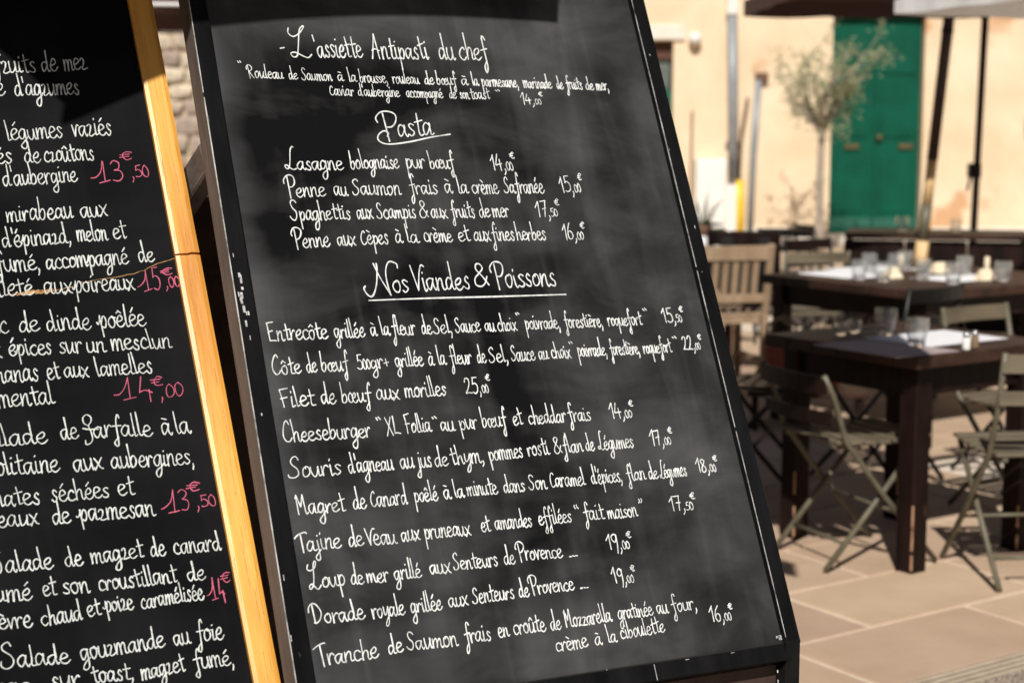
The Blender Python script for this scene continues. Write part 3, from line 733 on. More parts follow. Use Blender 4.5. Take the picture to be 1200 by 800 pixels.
folding_chair('folding_chair', 1.98, 9.85, AXROT + R(180), 'dark folding chair on the far side of the second table', 'black_metal', 'leg_wood', back=.84)
folding_chair('folding_chair', 2.30, 11.4, R(-80), 'black folding chair at the left end of the closed dark table', 'black_metal', 'black_metal', back=.86)
folding_chair('folding_chair', 4.05, 11.6, R(80), 'black folding chair at the right end of the closed dark table', 'black_metal', 'black_metal', back=.84)
folding_chair('folding_chair', 1.95, 11.6, R(170), 'black folding chair behind the olive one, before the ochre wall', 'black_metal', 'black_metal', back=.80)

# beige slatted wooden chair beside the menu board
def wooden_chair(name, x, y, heading, label, mt, dark='beige_wood', h=.97):
    o = empty(name, (x, y, 0), heading, label, 'chair')
    for sx in (-1, 1):
        m = MB(); m.bar((sx * .20, -.20, 0), (sx * .20, -.20, .47), .040, .036, (0, 1, 0), .004); m.bar((sx * .20, -.20, .46), (sx * .205, -.27, h), .040, .030, (0, 1, 0), .004); m.build('back_post', mt, o)
        m = MB(); m.bar((sx * .19, .18, 0), (sx * .19, .18, .45), .038, .038, (0, 1, 0), .004); m.build('leg', mt, o)
        m = MB(); m.bar((sx * .195, -.19, .20), (sx * .19, .17, .20), .018, .03); m.build('stretcher', mt, o)
    m = MB(); m.bar((-.19, -.258, h - .05), (.19, -.258, h - .05), .024, .085, (0, 0, 1), .004); m.build('top_rail', mt, o)
    m = MB(); m.bar((-.19, -.218, .56), (.19, -.218, .56), .022, .05, (0, 0, 1), .003); m.build('lower_rail', mt, o)
    for k in range(5):
        xx = -.12 + .06 * k; m = MB(); m.bar((xx, -.220, .58), (xx, -.254, h - .09), .036, .012, (0, 1, 0)); m.build('back_slat', mt, o)
    for k in range(6):
        m = MB(); m.bbox((0, -.17 + .07 * k, .465), (.42, .062, .018), .003); m.build('seat_slat', dark, o)
    for yy in (-.19, .18):
        m = MB(); m.box((0, yy, .435), (.34, .022, .04)); m.build('seat_rail', mt, o)
    return o
wooden_chair('wooden_chair', 1.20, 9.35, R(14), 'beige slatted wooden chair right beside the edge of the menu board', 'beige_wood', h=.87)
wooden_chair('wooden_chair', 1.50, 10.12, R(-20), 'dark wooden chair with a black jacket over its back, behind the beige chair', 'leg_wood', 'leg_wood', .90)
wooden_chair('wooden_chair', 3.55, 10.6, R(-10), 'dark wooden chair between the second table and the closed dark table', 'leg_wood', 'leg_wood', .86)
# jacket over the dark chair
jk = empty('jacket', (1.45, 9.93, 0.46), R(-20), 'black jacket hanging over the back of a dark wooden chair', 'jacket')
m = MB(); random.seed(3); U, V_ = 12, 10; vs = []; fs = []
for side_ in (0, 1):
    for j in range(V_ + 1):
        for i in range(U + 1):
            u = -0.13 + .26 * i / U; v_ = j / V_
            z_ = .435 - .40 * v_ ; y_ = (-.045 if side_ == 0 else .045) - (.02 * math.sin(i * 1.3) * v_) - .015 * v_
            w_ = 1 - .12 * math.cos(v_ * 3)
            vs.append((u * w_, y_ * (0.25 + .75 * min(1, v_ * 4)), z_ - (.012 * math.sin(i * .9) if j == V_ else 0)))
    k0 = side_ * (U + 1) * (V_ + 1)
    for j in range(V_):
        for i in range(U):
            a_ = k0 + j * (U + 1) + i; q = (a_, a_ + 1, a_ + U + 2, a_ + U + 1); fs.append(q if side_ else q[::-1])
K0 = (U + 1) * (V_ + 1)
for i in range(U): fs.append((i, i + 1, K0 + i + 1, K0 + i))
m.add(vs, fs); jb = m.build('jacket_body', 'jacket', jk, smooth=True)
for sx in (-1, 1):
    m = MB(); m.tube([(sx * .11, -.05, .40), (sx * .14, -.07, .22), (sx * .13, -.08, .04)], [.045, .04, .032], 8); m.build('sleeve', 'jacket', jk, smooth=True)
# bags below it
def bag(name, x, y, z, rz, mt, label, w=.26, h=.30):
    o = empty(name, (x, y, z), rz, label, 'bag')
    m = MB(); m.bbox((0, 0, h / 2), (w, .11, h), .03); m.build('bag_body', mt, o)
    for yy in (-.045, .045):
        m = MB(); m.tube([(-.07, yy, h - .01), (-.06, yy, h + .09), (0, yy, h + .13), (.06, yy, h + .09), (.07, yy, h - .01)], .008, 6); m.build('strap', 'beige_bag', o, smooth=True)
    return o
bag('shoulder_bag', 1.36, 8.12, 0.22, R(-25), 'red_bag', 'rust red bag below the black jacket', .16, .24)
bag('shoulder_bag', 1.52, 8.02, 0.26, R(20), 'beige_bag', 'beige bag hanging beside the rust red one', .07, .22)
bag('shoulder_bag', 1.66, 8.25, 0.20, R(-10), 'red_bag', 'second rust red bag, close to the leg of the crowded table', .06, .20)
for x, y in ((1.36, 8.12), (1.52, 8.02), (1.66, 8.25)): pass
bn = empty('bench', (1.50, 8.15, 0), R(-8), 'low dark bench carrying the bags', 'bench')
m = MB(); m.bbox((0, 0, .19), (.60, .26, .03), .004); m.build('seat', 'table_wood', bn)
for sx in (-1, 1):
    m = MB(); m.bbox((sx * .26, 0, .0875), (.03, .22, .175), .004); m.build('leg', 'leg_wood', bn)
for o in [q for q in bpy.data.objects if q.name.startswith('shoulder_bag')]: o.location.z = 0.206

# dark shelved cabinet, added to stand for the shaded ground between the boards
cb = empty('cabinet', (-0.78, 4.15, 0), 0, 'added dark open-shelved cabinet standing in for the shade in the gap between the two boards', 'cabinet')
for sx in (-1, 1):
    m = MB(); m.bbox((sx * .385, 0, .575), (.03, .40, 1.15), .004); m.build('side_panel', 'cabinet', cb)
m = MB(); m.bbox((0, .19, .575), (.74, .015, 1.13), .003); m.build('back_panel', 'cabinet', cb)
m = MB(); m.bbox((0, 0, 1.165), (.84, .44, .03), .004); m.build('cabinet_top', 'cabinet', cb)
for zz, mt in ((.05, 'cabinet'), (.385, 'crate'), (.78, 'cabinet')):
    m = MB(); m.bbox((0, -.01, zz), (.736, .38, .022), .003); m.build('shelf', mt, cb)
ck = empty('crate', (-0.70, 4.12, .7915), R(6), 'small brown wooden crate on the upper shelf of the dark cabinet', 'crate')
for zz in (.04, .10, .16):
    for yy in (-.13, .13):
        m = MB(); m.bbox((0, yy, zz), (.40, .012, .045), .002); m.build('slat', 'crate', ck)
for sx in (-1, 1):
    m = MB(); m.bbox((sx * .194, 0, .095), (.012, .246, .19), .002); m.build('end_panel', 'crate', ck)
m = MB(); m.box((0, 0, .008), (.37, .246, .012)); m.build('bottom', 'crate', ck)
# ------------------------------------------------------------------ handwriting: a pen-stroke alphabet of its own
# units: x-height 10, baseline 0; "|" lifts the pen, "!" marks a corner
GL = {
'a': (11, "8,8.5 5,10 1.5,7.5 0.8,3.5 2.5,0.4 5,1.5 8,7 8.3,9.5! 7.9,4 8.5,1 10,0 11.5,1.5"),
'b': (10, "1.2,22 1.6,12 1.4,4 2,0.8 4.2,0 7,2 8,6 6.5,9.3 4,8.8 1.8,5.5"),
'c': (9, "8,8.2 5.8,10 2.2,8 1,4 2.6,0.8 5.5,0 8.8,1.8"),
'd': (11, "8,8 5,9.5 1.5,7 1,3 2.8,0.3 5.5,1.5 8,6.5! 7.2,22! 8,8 8.1,3 9,0.3 11,1.2"),
'e': (9.6, "0.8,4.3 5,5.2 7.8,7.5 6.3,10 3.4,9.3 1.2,6 1.5,2 4,0 7,0.5 9.8,2.8"),
'f': (8.5, "8.8,18.5 7.6,21.5 5.6,20 4.8,12 5.2,-4 4.3,-9.2 2.3,-10.5 1,-8 2.2,-4.5 5.2,-1! | 0.8,9.3 9,10.3"),
'g': (10.6, "8,8.5 5,10 1.5,7.5 1,3.5 2.8,0.6 5.5,2 8,7 8.2,9.5! 8.4,0 7.8,-7 5.2,-10.5 2.2,-9.6 1.8,-6.4 4.5,-3 8.6,0 11,2"),
'h': (10.5, "1.2,22 1.8,10 1.8,0! 2.2,5 5,9.5 7.2,9 7.8,5 7.9,1.5 9,0 10.8,1.2"),
'i': (5.2, "1.8,10 2,2.5 3,0 5.5,1.2 | 1.9,14.4 2.3,15.4"),
'j': (5.4, "3,10 3.3,-4 2.3,-9.2 -0.4,-10 -1.6,-7.4 1,-3.5 5,0.5 | 3,14.4 3.3,15.4"),
'l': (5.2, "1.2,22 2,8 2.1,3 3,0.4 5.6,1.2"),
'm': (14.4, "1,10 1.4,0! 1.9,5 4,9.5 6,9 6.4,0! 7,5.5 9,9.6 11,9 11.5,2 12.6,0 14.8,1.2"),
'n': (10.2, "1,10 1.4,0! 1.9,5 4.5,9.6 6.8,9 7.3,2 8.5,0 10.5,1.2"),
'o': (9.3, "5.2,10 2,8.4 1,4.2 2.8,0.4 5.8,0.8 8,4.5 7.4,9 5,10.2 4.4,8.6"),
'p': (9.6, "1.6,10.5 2.4,-10.5! | 1.9,5 4.5,9.8 7.5,8.6 8.1,4 5.6,0.3 2.6,1.2"),
'q': (10, "8,8.5 5,10 1.5,7.5 1,3.5 2.8,0.6 5.5,2 8,7 8.2,10! 8.8,-10.5"),
'r': (8, "0.8,9.6 1.7,0! 2.0,5 4,8.9 5.8,9.9 7.3,8.6"),
's': (8, "6.8,8.6 4.6,10.2 2.4,8.2 4,5.4 6.4,3.4 5.6,0.7 3,0 0.9,1.6"),
't': (8, "3.2,18 3.9,9 4,3 5,0.4 8,1.2 | 0.5,10.8 8.4,12.2"),
'u': (10.4, "1,10 1.1,4 2.6,0.3 5.5,1 7.8,6 8,10! 8.1,3 9,0.2 10.8,1.2"),
'v': (8.6, "1,10 3.9,0! 6.2,7 7.6,9.8 8.8,9.2"),
'x': (9.2, "1,9.8 3.5,6.3 6.2,1.8 8.8,0 | 8.4,10.4 5,5.4 0.8,-1"),
'y': (9.6, "1,10 1.3,4.5 3.5,1.6 6,4 8,10! 7.9,-3 6.4,-9 3.4,-10 2.6,-7 6,-2.5 9.8,0.8"),
'z': (8.8, "0.8,8.6 3.6,10 7,9.6! 1,0.4! 4.8,1.0 8.6,0.4"),
'œ': (14, "4.8,10 1.8,8.2 1,4 2.8,0.3 5.6,1.2 7,5 6.2,9 4.4,10! | 6.8,4.5 10,5.6 12,7.8 10.5,10.1 8.2,9 6.9,5 7.8,1.4 10.2,0 13.8,2.2"),
'N': (19, "1.6,6.4 0.4,3.4 1.6,-0.6 4.6,-2.4 7.6,0.4 10.0,9 11.4,20 12.0,25! | 10.0,25.5 13.2,13 18.6,-1.5! 17.2,10 18.2,20 21.6,26.4 26.2,25.4 26.6,21.5"),
'V': (10, "-1,22 5.4,0! 6.4,8 8.8,17 12,21.5 14.6,20.5"),
'P': (12, "2.8,21 4.6,-2! | -1.8,14 -2.2,17.5 1.5,22 7,23 11.5,20 11.6,14.6 8,10.6 3.8,9.6"),
'L': (13.5, "12.4,25.4 10.6,26.6 8.2,22 5.8,8 2.8,2.0 -.4,1.4 -1.2,4.2 1.5,5.2 5,1.6 9,-0.4 13,1.4"),
'K': (13, "-0.5,24 -1.6,20 1.4,17.5 6.5,20 9.5,25 8.6,26.4 6.2,22 4.2,9 2,1.5 -1,0 -1.8,3 1.5,4.2 6,0.4 9,-0.6 12,2.4"),
'A': (14, "1,0 4,12 6.4,22! 8.4,10 10.6,0! | 2,7.5 6,8.6 10.6,7.6"),
'R': (13.5, "2.5,20 3.6,0! | -0.5,14 0.5,18.5 5,21 9.5,18.6 9.2,13.8 4,10.8! 8,5 11.8,0"),
'S': (12.5, "10.5,19 8.4,22 4.6,21.6 2.4,18 4.2,13.4 8.6,9 8.8,3.6 5,0 0.4,1 -1.2,4"),
'C': (12, "9.8,16.6 7.8,19.4 4.2,17.6 1.4,11 1.2,4.4 3.8,0.2 8,0.4 11,3"),
'E': (12, "9.6,21.4 1.4,20.6! 2,10 2.2,0.4! 6,1 10.4,0.6 | 1.8,11 7.8,11.6"),
'F': (11, "9.8,20.6 1.2,19.4! 3,9 3.6,0! | 1.0,9.6 8.8,10.6"),
'X': (12, "1,19 5.5,9.5 10.4,0! | 9.8,19.6 5.4,9 0.8,-0.4"),
'J': (10, "1.4,19 1.8,9 1.6,1! 5,1.6 9.6,0.8"),
'M': (16.5, "1.8,17 2.6,0! | 0.5,16 2.4,19! 6.6,7.4! 10.4,19! 11.4,9 12,2 13.6,0.2 16,1"),
'T': (10, "4.4,19.4 5.8,-1! | -3,15.4 2,18.4 9,20.6 11.2,19.6"),
'D': (14.5, "2.8,18 3.8,0.8! | -2.4,11 -1.6,15.6 3,19 8,17.8 12,11 9.8,3.6 5,0.2 2.2,1.2"),
'G': (13.5, "9.5,20 7.5,23.5 4,23.6 1.2,20.4 2,15.6 7.6,10.6 9.4,5.4 7.2,0.6 2,-0.6 -2.4,1.8 -1.8,5.4"),
'W': (17, "6,9.6 2.5,12.8 2.8,17.6 6.5,20.6 10,18.6 9.8,13.4 7.5,9.2 9.2,3.4 9,-3.4 6,-7.4 2.8,-7 2.4,-3.6 | 1.6,7.4 7,6.2 16,6.8"),
'&': (12.6, "11,1 6.4,8.6 2.6,14.6 3.6,18.4 6.4,18.6 7.6,15.4 4.6,11 1.2,6.6 1,2 4.4,0 8,2.4 10.6,8.4"),
'+': (9, "1,6 8,6.5 | 4.4,10 4.6,2.5"),
'-': (8, "1,5 7,5.3"),
"'": (3.6, "1.6,20.5 2.2,14.5"),
',': (4.6, "2.2,1.2 2.4,-1.5 0.8,-5"),
'"': (7, "1,18.4 2.6,16.4 | 4,19 5.8,17"),
'“': (8, "1.4,20.4 1.2,18 2.4,16.4 | 4.6,21 4.4,18.6 5.8,16.8"),
'”': (8, "2.4,20.6 3,18.8 1.6,16 | 6,21.2 6.6,19.2 5.2,16.4"),
'.': (4.4, "1,1.2 3.6,0.9"),
'€': (8, "7.4,9 4.8,10.4 2.2,8 1.6,3.8 3.6,0.2 7.2,1.2 | -0.2,6.8 5.8,7.2 | -0.4,4 5.2,4.4"),
'1': (6.6, "0.4,11.5 4.6,18.4! 4.6,0"),
'2': (9, "1,14 3,18 6.6,17.2 7,13 4.2,6 1,0.5! 4.6,1.2 8.6,0.2"),
'3': (9, "1,16 4,18.4 7.2,16 6,11.6 3.4,10! 7.2,9 8.2,4.8 5.5,0.5 1.3,1"),
'4': (9.6, "4.6,18 1,6.2! 8.8,7.2 | 6.2,11.5 6.4,0"),
'5': (9, "8,18.4 2.4,17.6! 2,10.4! 5,11.5 8,8.2 7.6,2.6 4.2,0 0.9,1.5"),
'6': (9, "6.6,18 3,12 1.2,5 3,0.3 6.5,1 7.8,5 6,8.8 3,8.2 1.6,5"),
'7': (8.4, "1,17.4 7.6,18.2! 4.4,0 | 2.6,9.2 7.4,10"),
'8': (9, "7,15.6 4.6,18.4 2.2,15.5 3.6,11.2 7,7 7.4,2.6 4.5,0 1.6,3 3,8.4 6.4,12.4 7,15.6"),
'9': (9, "7.2,15.5 5,18.2 1.9,15.6 1.9,11.2 4.4,9 6.8,12 7.6,17! 7.8,8 6.8,1 5.4,-4"),
'0': (8.8, "4.5,18 1.5,14 1,6 3,0.4 6,0.6 8,6 7.6,13 4.5,18"),
'ç': (9, "8,8.2 5.8,10 2.2,8 1,4 2.6,0.8 5.5,0 8.8,1.8 | 5,-0.5 5.4,-2.8 3.4,-3.6"),
# second hand, used on the salad board
'r2': (8.4, "0.8,8.6 2.4,10 4.8,9.2 4.2,5 2.2,0.8 4.4,0.2 8.6,1.6"),
'p2': (10, "-2.4,4.8 -1.2,3.4 1,5.4 2.4,10.6! 2.9,-9.5! | 2.6,4 5,9.8 8.0,9.2 8.6,4.4 6,0.4 3,1.2"),
'o2': (9.2, "5.4,10 2,8.4 1,4.2 2.8,0.4 5.8,0.8 8,4.5 7.2,9 5,10.2 6,8.8 9.4,8.6"),
'1p': (13, "-2,3.5 1.5,4.4 6,9.5 8.8,18.2! 8.2,0! | 3.4,-0.8 12,1.0"),
'4p': (10, "3.4,18 1.6,4.6! 5,6.4 9.4,4.4! | 7.4,7 8,-3.4"),
}
ACC = {'é': ('e', "3.6,13 6.6,17"), 'è': ('e', "2.4,15.6 6.2,13.4"), 'ê': ('e', "1.6,12.8 4.2,15.6! 6.8,12.8"), 'ë': ('e', "2,14 2.4,14.8 | 5.4,14 5.8,14.8"),
       'à': ('a', "2.8,14.8 7,13.4"), 'ô': ('o', "1.4,12.6 4.4,15.6! 7.4,12.8"), 'û': ('u', "1.4,12.8 4.4,15.8! 7.4,13")}
def parse(s):
    out = []
    for stroke in s.split('|'):
        cur = []
        for tk in stroke.split():
            cor = tk.endswith('!'); x, y = tk.rstrip('!').split(',')
            cur.append((float(x), float(y)))
            if cor:
                if len(cur) > 1: out.append(cur)
                cur = [cur[-1]]
        if len(cur) > 1: out.append(cur)
    return out
GP = {k: (a, parse(s)) for k, (a, s) in GL.items()}
for k, (b, s) in ACC.items(): GP[k] = (GP[b][0], GP[b][1] + parse(s))
def spline(pts, per=4):
    if len(pts) == 2: return [pts[0], ((pts[0][0] + pts[1][0]) / 2, (pts[0][1] + pts[1][1]) / 2), pts[1]]
    P = [pts[0]] + pts + [pts[-1]]; out = []
    for i in range(1, len(P) - 2):
        p0, p1, p2, p3 = P[i - 1:i + 3]
        for j in range(per):
            t = j / per
            out.append(tuple(0.5 * (2 * b + (c - a) * t + (2 * a - 5 * b + 4 * c - d) * t * t + (3 * b - a - 3 * c + d) * t ** 3) for a, b, c, d in zip(p0, p1, p2, p3)))
    out.append(P[-2]); return out
INK = random.Random(99)
def ribbon(mb, pts, width, z):
    """pen stroke: pts in mm on the board, a low dome in section with rounded ends"""
    q = [pts[0]]
    for p in pts[1:]:
        if math.hypot(p[0] - q[-1][0], p[1] - q[-1][1]) > 0.12 * width: q.append(p)
    if len(q) < 2: return
    n = len(q); vs = []; fs = []; rows_ = []
    w0 = width * INK.uniform(.92, 1.08); ph = INK.uniform(0, 6)
    for i, p in enumerate(q):
        a, b = q[max(i - 1, 0)], q[min(i + 1, n - 1)]; dx, dy = b[0] - a[0], b[1] - a[1]; l = math.hypot(dx, dy) or 1; dx /= l; dy /= l
        w = w0 * (1 + .15 * math.sin(i * .55 + ph) + INK.uniform(-.05, .05)) / 2
        if i == 0:
            for e, s_ in ((-.48, .25), (-.33, .72)): rows_.append((p[0] + dx * e * w0, p[1] + dy * e * w0, -dy * w * s_, dx * w * s_))
        rows_.append((p[0], p[1], -dy * w, dx * w))
        if i == n - 1:
            for e, s_ in ((.33, .72), (.48, .25)): rows_.append((p[0] + dx * e * w0, p[1] + dy * e * w0, -dy * w * s_, dx * w * s_))
    for x, y, nx, ny in rows_:
        vs += [((x + nx) * .001, (y + ny) * .001, z), (x * .001, y * .001, z + .00030), ((x - nx) * .001, (y - ny) * .001, z)]
    for i in range(len(rows_) - 1):
        a = 3 * i; fs += [(a, a + 1, a + 4, a + 3), (a + 1, a + 2, a + 5, a + 4)]
    vs_ = [Vector(v) for v in vs]
    mb.add(vs_, [f[::-1] for f in fs])
ZC = [0]
def glyph(mb, key, ox, oy, dx, dy, sx, sy, width, sy0=None, hand=1):
    adv, strokes = GP[key]
    js = INK.uniform(-.05, .05); jy = INK.uniform(-.5, .5); sc = INK.uniform(.93, 1.08); width *= INK.uniform(.88, 1.10)
    if sy0: width *= min(1, .55 + .45 * sy0)
    for st in strokes:
        pts = []
        wob = INK.uniform(0, 6)
        for i, (x, y) in enumerate(st):
            if hand == 2: y = 10 + (y - 10) * .84 if y > 10 else (y * .84 if y < 0 else y)
            x2 = x + y * js + .34 * math.sin(i * 1.7 + wob); y2 = (y * sc + jy) + .34 * math.cos(i * 2.1 + wob)
            u = x2 * sx; v = y2 * sy
            pts.append((ox + u * dx, oy + u * dy + v))
        ZC[0] = (ZC[0] + 1) % 23
        ribbon(mb, spline(pts), width, .00012 + ZC[0] * .000012)
def layout(word, hand):
    """list of (glyph key, x offset, y offset, scale) and the total advance"""
    out = []; x = 0; price = word[-1] == '€' and any(c.isdigit() for c in word)
    after = False
    prev = ''
    for ch in word:
        key = ch; s = 1.0; y = 0.0
        if hand == 2 and ch in 'rpo' and not (ch == 'r' and word not in ZR): key = ch + '2'
        if hand == 3 and ch in '14': key = ch + 'p'
        if price:
            if ch == ',': after = True
            elif ch == '€': s = .72; y = 13.6; x -= 1.2
            elif after: s = .52; x -= .1
        elif ch == '0' and word.startswith('500'): s = .62
        elif ch == '5' and word.startswith('500'): s = .95
        elif hand == 3 and ',' in word and ch != ',': s = .80
        if ch in 'SCVL' and prev == '' and len(word) > 1 and hand == 1 and word in SMALLCAPS: s = .82
        out.append((key, x, y, s)); x += GP[key][0] * s
        prev = ch
    return out, x
ZR = {'fruits', 'mer', "d'agrumes", 'variés', 'croûtons', "d'épinard,", 'magret', 'parmesan', 'gourmande', 'poire'}
SMALLCAPS = {'Sel,', 'Sauce', 'Son', 'Canard', 'Caramel', 'Légumes', 'Veau', 'Safranée', 'Scampis', 'Cèpes', 'Senteurs', 'Saumon', 'Caviar'}
def write_word(mb, w, hand, width, subst=None):
    word, u0, v0, u1, v1, xh = w
    lay, adv = layout(word, hand)
    L_ = math.hypot(u1 - u0, v1 - v0); dx, dy = (u1 - u0) / L_, (v1 - v0) / L_
    if len(word) > 1: L_ *= .94
    sx = L_ / adv; sy = xh / 10 * (.93 if hand == 2 else 1)
    for key, x, y, s in lay:
        k2 = (subst or {}).get(key, key)
        glyph(mb, k2, u0 + x * sx * dx, v0 + x * sx * dy + y * sy, dx, dy, sx * s, sy * s, width, s, hand)
